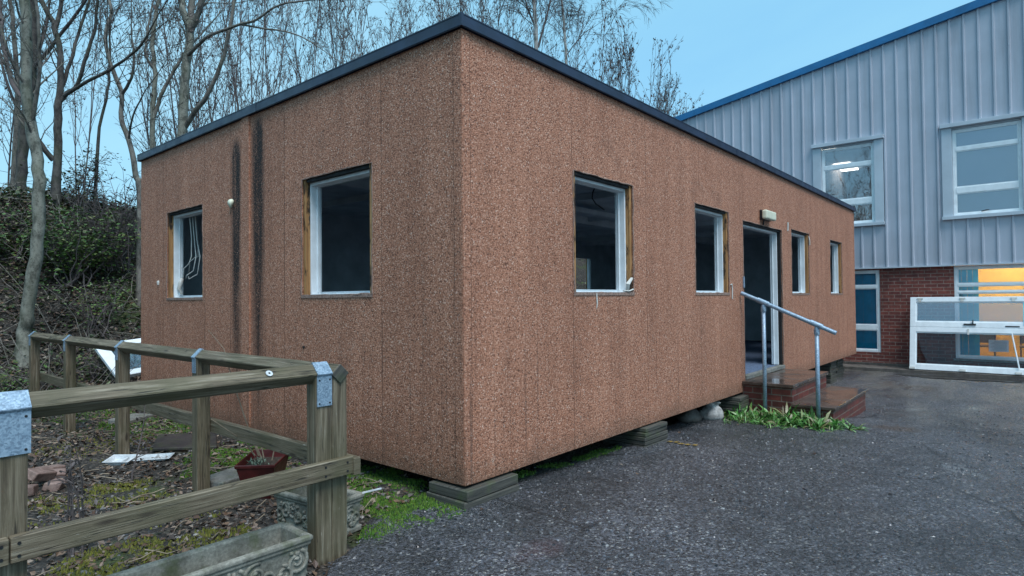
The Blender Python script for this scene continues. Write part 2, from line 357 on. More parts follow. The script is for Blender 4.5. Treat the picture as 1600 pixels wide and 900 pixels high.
M = dict(
    pebble=mat_pebble(), wood=mat_wood(), stack=mat_stack(), stud=mat_stud(), galv=mat_galv(),
    fascia=plain('navy steel flashing', (0.016, 0.027, 0.060), 0.42, 0.0, 0.2, 4, spec=0.5),
    dark=plain('near black recess shade', (0.012, 0.012, 0.013), 0.8),  # near black steel colour; also paints shade into the opening recesses
    upvc=plain('white upvc', (0.80, 0.85, 0.87), 0.35, 0, 0.05, 9),
    liner=plain('white painted lining', (0.80, 0.86, 0.89), 0.5, 0, 0.06, 7),
    inner=plain('stripped inner wall', (0.46, 0.54, 0.58), 0.85, 0, 0.12, 3),
    ceil=plain('grey ceiling board', (0.66, 0.72, 0.75), 0.85, 0, 0.1, 3),
    carpet=plain('blue carpet', (0.10, 0.15, 0.24), 0.95, 0, 0.25, 40),
    chip=plain('broken board edge', (0.30, 0.20, 0.16), 0.85, 0, 0.25, 60, 0.5, 120),
    cable=plain('white cable', (0.62, 0.62, 0.58), 0.5),
    black=plain('black plastic', (0.015, 0.015, 0.017), 0.4),
    lampbody=plain('aged cream plastic', (0.74, 0.75, 0.58), 0.4, 0, 0.08),
    sbrick=mat_brick('step brick', (0.21, 0.046, 0.034), (0.105, 0.030, 0.025), (0.20, 0.16, 0.13), wet=0.45),
    fbrick=mat_brick('red facing brick', (0.27, 0.068, 0.047), (0.15, 0.036, 0.030), (0.30, 0.22, 0.18), wet=0.7),
    slab=mat_slab(), tarmac=mat_tarmac(), soil=mat_soil(),
    clad=plain('grey blue profiled steel', (0.43, 0.465, 0.53), 0.42, 0, 0.05, 1.2, streak=0.5),
    cladtrim=plain('grey blue pressed trim', (0.47, 0.53, 0.585), 0.4, 0, 0.05, 2),
    blue=plain('blue verge flashing', (0.012, 0.14, 0.33), 0.35, 0, 0.12, 3),
    glass=mat_glass('window glass', refl=0.8), glassup=mat_glass('coated upper glass', (0.72, 0.74, 0.78), 2.4), glass2=mat_glass('bare unit glass', (0.86, 0.88, 0.9), .22), glass3=mat_glass('misted unit glass', (0.80, 0.82, 0.86), 2.2, 0.05),
    blindblue=plain('teal blue blind', (0.05, 0.62, 0.92), 0.75, 0, 0.06),
    blindgrey=plain('pale blue grey blind', (0.78, 0.79, 0.95), 0.8, 0, 0.05, 1.0),
    yellow=plain('yellow painted wall', (0.78, 0.52, 0.10), 0.7, 0, 0.05),
    room=plain('dim room wall', (0.40, 0.37, 0.36), 0.8), orange=plain('brown card boxes', (0.65, 0.40, 0.14), 0.8),
    lamp=mat_emit('lit strip diffuser', (1.0, 0.93, 0.78), 3.5),
    lampw=mat_emit('warm room lamp', (1.0, 0.86, 0.60), 15.0),
    bark_pale=mat_bark('pale grey bark', (0.235, 0.24, 0.20), (0.075, 0.078, 0.062)),
    bark_dark=mat_bark('dark bark', (0.095, 0.086, 0.076), (0.030, 0.027, 0.026)),
    bark_mid=mat_bark('grey brown bark', (0.20, 0.185, 0.16), (0.070, 0.062, 0.055)),
    bark_birch=mat_bark('birch bark', (0.52, 0.50, 0.46), (0.16, 0.14, 0.13), 0.6),
    twig=plain('twig bark', (0.11, 0.092, 0.09), 0.8, 0, 0.2, 5),
    twig_pale=plain('dry pale stem', (0.26, 0.21, 0.15), 0.8, 0, 0.2, 8),
    leaf_dead=mat_leaf('dead hanging leaves', [(0.035, 0.022, 0.018), (0.07, 0.04, 0.028), (0.03, 0.028, 0.03)], 0.7),
    leaf_ivy=mat_leaf('ivy leaves', [(0.012, 0.026, 0.008), (0.042, 0.080, 0.018), (0.022, 0.042, 0.013), (0.11, 0.15, 0.045), (0.055, 0.038, 0.024), (0.16, 0.13, 0.09)], 0.42),
    leaf_bush=mat_leaf('bramble leaves', [(0.03, 0.075, 0.016), (0.075, 0.16, 0.028), (0.115, 0.20, 0.05), (0.045, 0.10, 0.022), (0.17, 0.19, 0.055)], 0.42),
    leaf_litter=mat_leaf('fallen leaves', [(0.025, 0.016, 0.011), (0.075, 0.042, 0.028), (0.12, 0.072, 0.045), (0.20, 0.13, 0.085), (0.045, 0.035, 0.028), (0.28, 0.22, 0.17)], 0.5),
    leaf_weed=mat_leaf('weed leaves', [(0.03, 0.11, 0.02), (0.08, 0.27, 0.04), (0.15, 0.34, 0.09), (0.045, 0.15, 0.025), (0.20, 0.33, 0.14), (0.10, 0.25, 0.055), (0.19, 0.20, 0.08), (0.12, 0.085, 0.05)], 0.38),
    moss=mat_leaf('moss tufts', [(0.025, 0.080, 0.006), (0.06, 0.16, 0.010), (0.12, 0.20, 0.014), (0.012, 0.045, 0.005), (0.09, 0.19, 0.015)], 0.75),
    moss_olive=mat_leaf('olive moss tufts', [(0.10, 0.105, 0.014), (0.16, 0.165, 0.020), (0.07, 0.085, 0.012), (0.20, 0.19, 0.03)], 0.8),
    pebbles=mat_leaf('pebbles', [(0.03, 0.03, 0.034), (0.08, 0.077, 0.078), (0.16, 0.15, 0.145), (0.05, 0.047, 0.046), (0.30, 0.28, 0.26)], 0.45),
    water=plain('standing water', (0.035, 0.035, 0.035), 0.04, 0, 0.1, 2, spec=0.9),
    chippings=mat_leaf('wet chippings', [(0.008, 0.008, 0.010), (0.015, 0.015, 0.018), (0.06, 0.062, 0.072), (0.010, 0.010, 0.012), (0.16, 0.165, 0.19), (0.022, 0.022, 0.028), (0.30, 0.30, 0.30), (0.012, 0.012, 0.015)], 0.25),  # paler tones put wet glints into the stone colour
    stonecast=mat_concrete('cast stone', (0.33, 0.32, 0.27), (0.105, 0.10, 0.08), 70, 0.7),
    concrete=mat_concrete('grey concrete', (0.26, 0.26, 0.24), (0.13, 0.13, 0.115), 50, 0.5),
    kerb=mat_concrete('wet brown concrete', (0.15, 0.13, 0.115), (0.065, 0.055, 0.05), 40, 0.15),
    dirtyslab=mat_concrete('dirty dark slab', (0.055, 0.043, 0.042), (0.022, 0.018, 0.017), 40, 0.35),
    rubble=mat_concrete('broken brick', (0.30, 0.205, 0.175), (0.12, 0.068, 0.055), 40, 0.1),
    redplastic=plain('dark red plastic', (0.085, 0.014, 0.013), 0.35, 0, 0.2, 14),
    whiteplastic=plain('white plastic tray', (0.62, 0.66, 0.68), 0.35, 0, 0.12, 20),
    bag=plain('dirty woven sack', (0.42, 0.40, 0.38), 0.6, 0, 0.35, 14, 0.4, 60),
    paper=plain('paper', (0.88, 0.89, 0.92), 0.8, 0, 0.04), paperink=plain('printed text', (0.25, 0.27, 0.33), 0.8),
    compost=plain('dry compost', (0.05, 0.035, 0.025), 0.9, 0, 0.4, 60, 0.6, 80),
    greyplant=mat_leaf('grey green leaves', [(0.12, 0.17, 0.12), (0.20, 0.26, 0.19)], 0.6),
    paintline=plain('worn yellow paint', (0.30, 0.20, 0.05), 0.6, 0, 0.4, 30),
    chair=plain('brown plastic chair', (0.16, 0.10, 0.06), 0.5),
)

# ------------------------------------------------------------------ mesh builder
ORG = {}
class MB:
    def __init__(s): s.v = []; s.f = []; s.uv = {}
    def face(s, idx, uv=None):
        if uv: s.uv[len(s.f)] = uv
        s.f.append(tuple(idx))
    def quad(s, *ps):
        i = len(s.v); s.v += [V(p) for p in ps]; s.face(range(i, i + len(ps))); return s
    def box(s, x0, y0, z0, x1, y1, z1):
        return s.obox(V(((x0 + x1) / 2, (y0 + y1) / 2, (z0 + z1) / 2)), V(((x1 - x0) / 2, 0, 0)), V((0, (y1 - y0) / 2, 0)), V((0, 0, (z1 - z0) / 2)))
    def obox(s, c, a, b, d, beamuv=False, jit=0.0):
        i = len(s.v)
        for k in range(8):
            q = c + a * (1 if k & 1 else -1) + b * (1 if k & 2 else -1) + d * (1 if k & 4 else -1)
            if jit: q = q + V((RD.uniform(-jit, jit), RD.uniform(-jit, jit), RD.uniform(-jit, jit)))
            s.v.append(q)
        fs = ((0, 2, 3, 1), (4, 5, 7, 6), (0, 1, 5, 4), (2, 6, 7, 3), (0, 4, 6, 2), (1, 3, 7, 5))
        o = RD.uniform(0, 9)
        la, lb, ld = a.length, b.length, d.length
        for n, f in enumerate(fs):
            uv = None
            if beamuv:
                uv = []
                for k in f:
                    ua = la * (1 if k & 1 else -1); ub = lb * (1 if k & 2 else -1); ud = ld * (1 if k & 4 else -1)
                    if n in (0, 1): uv.append((ua + o, ub + o + n))
                    elif n in (2, 3): uv.append((ua + o, ud + o + 0.37 * n))
                    else: uv.append((ub * 0.2 + o, ud + o + 0.37 * n))
            s.face([i + k for k in f], uv)
        return s
    def beam(s, p0, p1, w, h, up=(0, 0, 1), rot=0.0):
        p0, p1 = V(p0), V(p1); d = p1 - p0; t = d.normalized()
        side = t.cross(V(up)).normalized(); u = side.cross(t)
        if rot:
            ca, sa = math.cos(rot), math.sin(rot); side, u = side * ca + u * sa, u * ca - side * sa
        return s.obox((p0 + p1) / 2, d / 2, side * (w / 2), u * (h / 2), True)
    def tube(s, pts, rad, n=6, cap=True):
        pts = [V(p) for p in pts]
        if not isinstance(rad, (list, tuple)): rad = [rad] * len(pts)
        base = len(s.v); side = None; acc = 0
        for i, p in enumerate(pts):
            t = (pts[min(i + 1, len(pts) - 1)] - pts[max(i - 1, 0)])
            t = t.normalized() if t.length > 1e-9 else V((0, 0, 1))
            if side is None:
                side = t.cross(V((0.31, 0.52, 0.79)) if abs(t.z) > 0.6 else V((0, 0, 1))).normalized()
            else:
                side = (side - t * side.dot(t)); side = side.normalized() if side.length > 1e-6 else t.orthogonal().normalized()
            b = t.cross(side)
            for k in range(n):
                a = 2 * math.pi * k / n
                s.v.append(p + (side * math.cos(a) + b * math.sin(a)) * rad[i])
        for i in range(len(pts) - 1):
            for k in range(n):
                a = base + i * n + k; b = base + i * n + (k + 1) % n
                s.f.append((a, b, b + n, a + n))
        if cap and n > 2:
            s.f.append(tuple(base + k for k in range(n))[::-1])
            s.f.append(tuple(base + (len(pts) - 1) * n + k for k in range(n)))
        return s
    def lathe(s, c, prof, n=16, fn=None):
        base = len(s.v); c = V(c)
        for r, z in prof:
            for k in range(n):
                a = 2 * math.pi * k / n
                p = V((r * math.cos(a), r * math.sin(a), z))
                if fn: p = fn(p, a)
                s.v.append(c + p)
        for i in range(len(prof) - 1):
            for k in range(n):
                a = base + i * n + k; b = base + i * n + (k + 1) % n
                s.f.append((a, b, b + n, a + n))
        return s
    def build(s, name, mat, parent=None, smooth=False, bevel=0.0, recalc=True, seg=1):
        org = V((0, 0, 0))
        if parent is not None: org = ORG.get(parent, org)
        me = bpy.data.meshes.new(name)
        me.from_pydata([tuple(p - org) for p in s.v], [], s.f)
        me.update()
        uvl = me.uv_layers.new(name='UVMap').data
        for pl in me.polygons:
            uv = s.uv.get(pl.index)
            n = pl.normal
            for j, li in enumerate(pl.loop_indices):
                if uv: uvl[li].uv = uv[j]; continue
                p = s.v[me.loops[li].vertex_index]
                ax = max(range(3), key=lambda q: abs(n[q]))
                uvl[li].uv = (p.x, p.y) if ax == 2 else ((p.y, p.z) if ax == 0 else (p.x, p.z))
        if recalc and len(s.f) < 60000:
            bm = bmesh.new(); bm.from_mesh(me); bmesh.ops.recalc_face_normals(bm, faces=bm.faces); bm.to_mesh(me); bm.free()
        if smooth: me.polygons.foreach_set('use_smooth', [True] * len(me.polygons))
        me.materials.append(M[mat] if isinstance(mat, str) else mat)
        o = bpy.data.objects.new(name, me); COL.objects.link(o)
        if bevel:
            md = o.modifiers.new('bevel', 'BEVEL'); md.width = bevel; md.segments = seg; md.limit_method = 'ANGLE'; md.angle_limit = math.radians(40)
        if parent is not None: o.parent = parent; ORG[o] = org
        return o

def tag(o, label=None, cat=None, group=None, kind=None):
    if label: o['label'] = label
    if cat: o['category'] = cat
    if group: o['group'] = group
    if kind: o['kind'] = kind
    return o
def thing(name, label, cat, loc, group=None):
    o = bpy.data.objects.new(name, None); COL.objects.link(o)
    o.empty_display_size = 0.1; o.location = V(loc); ORG[o] = V(loc)
    return tag(o, label, cat, group)
def copy_tree(o, parent=None):
    c = o.copy(); COL.objects.link(c)
    if parent is not None: c.parent = parent
    for ch in list(o.children): copy_tree(ch, c)
    return c

def wall(mb, P, u0, u1, z0, z1, ops, t):
    us = sorted({u0, u1} | {o[0] for o in ops} | {o[1] for o in ops}); zs = sorted({z0, z1} | {o[2] for o in ops} | {o[3] for o in ops})
    us = [u for u in us if u0 <= u <= u1]; zs = [z for z in zs if z0 <= z <= z1]
    def solid(i, j):
        if i < 0 or j < 0 or i >= len(us) - 1 or j >= len(zs) - 1: return False
        um, zm = (us[i] + us[i + 1]) / 2, (zs[j] + zs[j + 1]) / 2
        return not any(o[0] < um < o[1] and o[2] < zm < o[3] for o in ops)
    for i in range(len(us) - 1):
        for j in range(len(zs) - 1):
            if not solid(i, j): continue
            a, b, c, d = us[i], us[i + 1], zs[j], zs[j + 1]
            mb.quad(P(a, 0, c), P(b, 0, c), P(b, 0, d), P(a, 0, d))
            mb.quad(P(a, t, c), P(a, t, d), P(b, t, d), P(b, t, c))
            if not solid(i - 1, j): mb.quad(P(a, 0, c), P(a, 0, d), P(a, t, d), P(a, t, c))
            if not solid(i + 1, j): mb.quad(P(b, 0, c), P(b, t, c), P(b, t, d), P(b, 0, d))
            if not solid(i, j - 1): mb.quad(P(a, 0, c), P(a, t, c), P(b, t, c), P(b, 0, c))
            if not solid(i, j + 1): mb.quad(P(a, 0, d), P(b, 0, d), P(b, t, d), P(a, t, d))

def sstep(a, b, x):
    t = max(0, min(1, (x - a) / (b - a))); return t * t * (3 - 2 * t)

# ------------------------------------------------------------------ terrain
CP = [(0, 0, -.127), (2.3, 0, -.187), (5, 0, -.275), (6.7, -1, -.375), (9.7, 0, -.45), (12.5, -.5, -.465), (-1, 0, -.15), (-1, 2.5, -.15), (-1, 5, -.155),
      (-2.3, 0, -.15), (-2.7, -2.7, -.20), (2, -3, -.25), (6, -4, -.42), (13, -6, -.5), (11, 5, -.4), (5, 5, -.25), (-6, 3, -.10), (-3, 6.5, -.06), (0, 6.8, -.10), (5, 7, -.12), (13, 7, -.3), (-8, -5, -.2), (4.2, .1, -.245), (.35, 6.9, .13), (-20, 0, -.1), (20, -20, -.6), (40, 0, -.5), (0, -30, -.4)]
def base_z(x, y):
    sw = sz = 0
    for cx, cy, cz in CP:
        w = 1 / (((x - cx) ** 2 + (y - cy) ** 2) + 0.12) ** 1.6
        sw += w; sz += w * cz
    return sz / sw
def bank_z(x, y):
    if y < 6.5: return 0
    e = 7.35 + 0.35 * noise.noise(V((x * 0.5, 3.1, 0)))
    h = 3.15 * sstep(e, e + 3.9, y) + 0.25 * sstep(11, 25, y)
    return h + 0.18 * noise.noise(V((x * .7, y * .7, 5))) * sstep(7, 9, y)
def tar_edge(x):
    pts = [(-60, -0.22), (-1.25, -0.22), (-1.0, -0.02), (-.72, .12), (-.5, .34), (-.2, .30), (.05, .42), (.6, .30), (1.6, .22), (3, .35), (12, .6), (13.0, .6)]
    for (a, b), (c, d) in zip(pts, pts[1:]):
        if a <= x <= c:
            y = b + (d - b) * (x - a) / (c - a); break
    else: y = pts[-1][1]
    return y + 0.06 * noise.noise(V((x * 3, 0, 2))) + 0.03 * noise.noise(V((x * 11, 0, 7)))
def in_tar(x, y): return y < tar_edge(x) and x < 12.9
def gz(x, y): return base_z(x, y) + bank_z(x, y)
def soil_z(x, y):
    s = sstep(-0.05, 0.25, y - tar_edge(x))
    n = 0.022 * noise.noise(V((x * 2.3, y * 2.3, 0))) + 0.014 * noise.noise(V((x * 7, y * 7, 3)))
    return gz(x, y) - 0.03 * (1 - s) + n * s

def axis(segs):
    out = [segs[0][0]]
    for a, b, st in segs:
        n = max(1, round((b - a) / st))
        out += [a + (b - a) * (i + 1) / n for i in range(n)]
    return out
gx = axis([(-150, -40, 22), (-40, -10, 3), (-10, -3, .5), (-3, 1.5, .07), (1.5, 14, .3), (14, 50, 2.5), (50, 200, 30)])
gy = axis([(-150, -40, 22), (-40, -4, 3), (-4, -.4, .4), (-.4, 4, .07), (4, 7, .12), (7, 12.5, .25), (12.5, 45, 2.5), (45, 200, 30)])
mb = MB(); nx, ny = len(gx), len(gy)
for y in gy:
    for x in gx: mb.v.append(V((x, y, soil_z(x, y))))
for j in range(ny - 1):
    for i in range(nx - 1):
        a = j * nx + i; mb.f.append((a, a + 1, a + nx + 1, a + nx))
tag(mb.build('ground', 'soil', smooth=True, recalc=False), 'dark soil bed and wooded bank', 'ground', kind='structure')
mb = MB()
tx = axis([(-40, -6, 3), (-6, -1.5, .3), (-1.5, 2, .05), (2, 12.99, .14)])
tn = [0, .03, .08, .18, .35, .6, .9, 1.3, 1.8, 2.4, 3.2, 4.4, 6, 9, 14, 22, 36]
for x in tx:
    e = tar_edge(x)
    for k, d in enumerate(tn):
        y = e - d
        mb.v.append(V((x, y, gz(x, y) + (0.004 if k else -0.028) + 0.004 * noise.noise(V((x * 2, y * 2, 0))))))
n = len(tn)
for i in range(len(tx) - 1):
    for k in range(n - 1):
        a = i * n + k; mb.f.append((a, a + 1, a + n + 1, a + n))
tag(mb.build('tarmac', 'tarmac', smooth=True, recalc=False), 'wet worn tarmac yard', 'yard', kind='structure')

# ------------------------------------------------------------------ cabin
W, LL, H = 5.58, 11.405, 3.0
SILL, HEAD = 1.23, 2.207
RW = [(1.235, 2.191), (3.534, 4.503), (7.03, 7.993), (9.371, 10.275)]
DOOR = (4.985, 6.562, .192, 2.15)
LW = [(.943, 1.909), (3.823, 4.775)]
BW = [(8.93, 9.88)]
cab = thing('portable_cabin', 'long brown pebbledash portable cabin with empty window openings', 'cabin', (0, 0, 0))
SK = 0.014
def PR(u, d, z): return V((u, d, z))
def PL(u, d, z): return V((d, u, z))
def PB(u, d, z): return V((u, W - d, z))
def PE(u, d, z): return V((LL - d, u, z))
ZT = H - 0.074
mb = MB(); wall(mb, PR, 0, LL, 0, ZT, [(a, b, SILL, HEAD) for a, b in RW] + [(DOOR[0], DOOR[1], DOOR[2] - 0.05, DOOR[3])], SK)
front = mb.build('wall', 'pebble', cab); front['label'] = 'long pebbledash wall with doorway and four window openings'
mb = MB(); wall(mb, PL, SK, W - SK, 0, ZT, [(a, b, SILL, HEAD) for a, b in LW], SK)
side = mb.build('wall', 'pebble', cab); side['label'] = 'short pebbledash wall with black streaks and two window openings'
mb = MB(); wall(mb, PB, 0, LL, 0, ZT, [(a, b, SILL, HEAD) for a, b in BW], SK); mb.build('wall', 'pebble', cab)
mb = MB(); wall(mb, PE, SK, W - SK, 0, ZT, [], SK); mb.build('wall', 'pebble', cab)
# inner lining of the walls, roof, floor
IN = 0.155; LT = 0.012
def lin(P, a, b, ops):
    m_ = MB(); wall(m_, lambda u, d, z: P(u, IN - LT + d, z), a, b, .2, 2.52, ops, LT); return m_
lin(PR, IN, LL - IN, [(a + .055, b - .055, SILL + .03, HEAD - .055) for a, b in RW] + [(DOOR[0] + .05, DOOR[1] - .05, .1, DOOR[3] - .05)]).build('inner_wall', 'inner', cab)
lin(PL, IN, W - IN, [(a + .055, b - .055, SILL + .03, HEAD - .055) for a, b in LW]).build('inner_wall', 'inner', cab)
lin(PB, IN, LL - IN, [(a + .055, b - .055, SILL + .03, HEAD - .055) for a, b in BW]).build('inner_wall', 'inner', cab)
lin(PE, IN, W - IN, []).build('inner_wall', 'inner', cab)
MB().box(SK + .002, SK + .002, .10, LL - SK - .002, W - SK - .002, .185).build('floor', 'carpet', cab)
mb = MB(); mb.box(SK + .002, SK + .002, 2.52, LL - SK - .002, W - SK - .002, 2.56)
for x in (1.9, 3.8, 5.7, 7.6, 9.5): mb.box(x - .04, IN, 2.44, x + .04, W - IN, 2.518)
mb.box(IN, 2.76, 2.40, LL - IN, 2.90, 2.517)
mb.build('ceiling', 'ceil', cab)
mb = MB()
for y in (.12, 2.65, 2.95, W - .2): mb.box(.1, y, -.012, LL - .1, y + .1, .099)
mb.build('chassis', 'dark', cab)
MB().box(.004, .004, H - .075, LL - .004, W - .004, H - .02).build('roof', 'fascia', cab)
# fascia boards: mitred lengths with joint covers
mb = MB()
OV = .03
def fas(p0, p1, out):
    d = (p1 - p0); t = d.normalized()
    c = (p0 + p1) / 2
    mb.obox(c + V((0, 0, -.036)) + out * .006, d / 2, out * .006, V((0, 0, .036)))
    mb.obox(c + V((0, 0, .0)) - out * .03, d / 2 - t * .001, out * .048, V((0, 0, .004)))
    mb.obox(c + V((0, 0, -.0745)) - out * .004, d / 2, out * .008, V((0, 0, .0025)))
fas(V((-OV, -OV, H)), V((LL + OV, -OV, H)), V((0, -.5, 0)) * 2 * .5)
fas(V((-OV, -OV, H)), V((-OV, W + OV, H)), V((-.5, 0, 0)))
fas(V((-OV, W + OV, H)), V((LL + OV, W + OV, H)), V((0, .5, 0)))
fas(V((LL + OV, -OV, H)), V((LL + OV, W + OV, H)), V((.5, 0, 0)))
for x in (4.72, 9.2): mb.box(x, -OV - .0085, H - .076, x + .12, -OV, H + .006)
for y in (2.62,): mb.box(-OV - .0085, y, H - .076, -OV, y + .2, H + .006)
mb.box(-OV - .010, -OV - .010, H - .077, -OV + .012, -OV + .012, H + .007)
mb.build('fascia', 'fascia', cab)
# corner and joint cover strips in the same aggregate
mb = MB(); mb.box(-.006, -.006, .002, .066, .002, ZT - .004); mb.box(-.006, .0025, .002, .0005, .076, ZT - .004)
mb.build('corner_trim', 'pebble', cab, bevel=.005)
MB().box(-.016, 2.80, .003, -.0005, 2.945, ZT - .003).build('joint_strip', 'pebble', cab)

def ragged(mb, p, d, n, r):
    pts = []
    for i in range(n + 1):
        q = p + d * (i / n); pts.append(q + V((RD.uniform(-r, r), RD.uniform(-r, r), RD.uniform(-r, r)) ))
    mb.tube(pts, [RD.uniform(.003, .009) for _ in pts], 5)
def window_hole(P, a, b, z0, z1, door=False):
    fr = MB()
    x0, x1 = a + .03, b - .03
    lo = z0 if door else z0 + .028
    t = .045
    D0, D1 = .057, .152
    def bx(mb_, u0, d0, w0, u1, d1, w1):
        q = [P(u, d, w) for u in (u0, u1) for d in (d0, d1) for w in (w0, w1)]
        xs = [p.x for p in q]; ys = [p.y for p in q]; zs = [p.z for p in q]
        mb_.box(min(xs), min(ys), min(zs), max(xs), max(ys), max(zs))
    bx(fr, a + .004, D0, z0 + .002, a + .055 - .002, D1, z1 - .002); bx(fr, b - .053, D0, z0 + .002, b - .004, D1, z1 - .002)
    bx(fr, a + .054, D0 + .001, z1 - .053, b - .054, D1 - .001, z1 - .004)
    if not door: bx(fr, a + .054, D0 + .001, z0 + .004, b - .054, D1 - .001, z0 + .012)
    # stop bead along the jambs
    bx(fr, a + .0525, D0 + .055, lo, a + .062, D0 + .068, z1 - .05); bx(fr, b - .062, D0 + .055, lo, b - .0525, D0 + .068, z1 - .05)
    f = fr.build('door_frame' if door else 'window_frame', 'liner', cab, bevel=.002)
    for u0, u1 in ((a + .001, a + .05), (b - .038, b - .001)):
        st = MB(); bx(st, u0, SK + .001, z0 - .02, u1, D0 - .001, z1 + .02)
        st.build('timber_stud', 'dark' if door else 'stud', f)
    hd = MB(); bx(hd, a + .051, SK + .001, z1 - .03, b - .051, D0 - .002, z1 - .001); hd.build('timber_head', 'dark', f)  # head coloured near black to paint in the shaded gap above
    if not door:
        sl = MB(); bx(sl, a - .004, -.006, z0 - .022, b + .004, .006, z0 + .004)
        ragged(sl, P(a, .002, z0), P(b, .002, z0) - P(a, .002, z0), 14, .005)
        sl.build('sill', 'chip', f)
    for p_, d_ in ((P(a, 0, z0), V((0, 0, z1 - z0))), (P(b, 0, z0), V((0, 0, z1 - z0))), (P(a, 0, z1), P(b, 0, z1) - P(a, 0, z1))):
        ed = MB(); ragged(ed, p_, d_, 14, .004); ed.build('broken_edge', 'chip', f)
    return f
frames = [window_hole(PR, a, b, SILL, HEAD) for a, b in RW]
lframes = [window_hole(PL, a, b, SILL, HEAD) for a, b in LW]
for a, b in BW: window_hole(PB, a, b, SILL, HEAD)
df = window_hole(PR, DOOR[0], DOOR[1], DOOR[2], DOOR[3], True)
mb = MB(); mb.box(DOOR[0] + .002, -.022, .143, DOOR[1] - .002, .055, .193); mb.build('threshold', 'concrete', df, bevel=.004)
# loose cables in the openings
mb = MB()
for k, (dy, zl) in enumerate(((.0, 1.62), (.05, 1.54), (.09, 1.50), (.03, 1.7))):
    x = .165 + .02 * k; y0 = 4.62 - .5 * dy
    mb.tube([(x, y0, 2.50), (x, y0 - .05, 2.2), (x + .01, y0 - .08, 1.9), (x, y0 - .10 - dy, 1.7), (x - .02, y0 - .08 - dy, zl), (x - .03, y0 + .03, zl - .05), (x - .02, y0 + .08, 1.42 + .03 * k)], .006, 5)
mb.tube([(.13, 4.70, 1.45), (.11, 4.68, 1.40), (.10, 4.70, 1.34), (.12, 4.67, 1.28)], [.02, .025, .022, .015], 6)
mb.build('hanging_cable', 'cable', lframes[1], smooth=True)
mb = MB(); mb.tube([(.9, 1.35, 2.50), (.88, 1.34, 2.3), (.86, 1.30, 2.15), (.90, 1.24, 2.05)], .011, 5); mb.build('hanging_cable', 'black', cab, smooth=True)
mb = MB(); mb.tube([(3.3, 1.1, 2.50), (3.28, 1.13, 2.42), (3.3, 1.15, 2.36), (3.36, 1.14, 2.30), (3.45, 1.13, 2.27), (3.56, 1.15, 2.25)], .008, 5); mb.build('hanging_cable', 'black', cab, smooth=True)
mb = MB()
mb.tube([(7.98, -.004, 2.16), (7.97, -.02, 2.1), (7.985, -.018, 2.02)], .008, 5); mb.build('hanging_cable', 'cable', frames[2])
mb = MB()
for k in range(3): mb.tube([(9.46 + .03 * k, .12, 2.19), (9.45 + .02 * k, .10, 1.8), (9.47 + .03 * k, .09, 1.45), (9.55, .06, 1.33 + .03 * k)], .007, 5)
mb.build('hanging_cable', 'cable', frames[3])
mb = MB(); mb.tube([(2.13, .03, 1.24), (2.10, .01, 1.31), (2.15, .0, 1.36), (2.12, .02, 1.29)], [.012, .02, .016, .006], 5); mb.tube([(2.0, .0, 1.25), (2.08, -.012, 1.245), (2.16, -.01, 1.262)], .007, 4); mb.build('torn_sealant', 'cable', frames[0])
mb = MB(); mb.tube([(1.555, -.004, 1.225), (1.56, -.008, 1.14), (1.552, -.006, 1.10)], [.007, .006, .003], 5); mb.build('sealant_run', 'cable', frames[0])
mb = MB(); mb.tube([(4.53, -.004, 1.33), (4.56, -.01, 1.34), (4.575, -.01, 1.30), (4.575, -.008, 1.16)], .007, 5); mb.build('bare_cable', 'cable', cab)
mb = MB(); mb.tube([(6.83, -.006, 2.16), (6.83, -.012, 2.29), (6.86, -.01, 2.29), (6.86, -.008, 2.17)], .007, 5); mb.build('cable_clip', 'cable', cab)
MB().box(4.955, -.014, 1.30, 4.99, -.001, 1.44).build('latch_plate', 'galv', df)
# ceiling battens and fittings inside
for (x, y) in ((3.9, 1.9), (6.2, 2.2)):
    mb = MB(); mb.box(x, y, 2.36, x + 1.2, y + .16, 2.43); mb.build('light_batten', 'ceil', cab, bevel=.01)
mb = MB(); mb.lathe((-.001, 3.165, 2.155), [(.0, .03), (.022, .022), (.034, .005), (.03, -.02), (.012, -.05), (0, -.055)], 9, lambda p, a: V((p.x * .9 - .012, p.y + .3 * p.z * math.sin(a * 2), p.z)))
mb.build('vent_stub', 'lampbody', cab, smooth=True)
mb = MB(); mb.lathe((-.001, 5.02, 1.42), [(.0, .02), (.018, .015), (.02, 0), (.015, -.03), (0, -.035)], 8); mb.build('broken_bracket', 'cable', cab)
for (y, z) in ((.83 + 1.05, .80), (.83 + 1.05, .63)):
    mb = MB(); mb.lathe((-.001, y, z), [(0, .012), (.012, .006), (.012, -.006), (0, -.012)], 8); mb.build('bolt_hole', 'black', cab)

# wall lamp above the doorway
t = thing('wall_lamp', 'small cream bulkhead lamp on the pebbledash wall above the doorway', 'lamp', (5.80, 0, 2.285))
MB().box(5.615, -.035, 2.22, 5.985, -.002, 2.35).build('back_plate', 'black', t, bevel=.006)
MB().box(5.60, -.105, 2.225, 6.0, -.036, 2.345).build('diffuser', 'lampbody', t, bevel=.02, seg=3)
mb = MB(); mb.tube([(5.74, -.02, 2.22), (5.74, -.015, 2.19), (5.75, -.004, 2.155)], .009, 5); mb.build('cable', 'black', t)

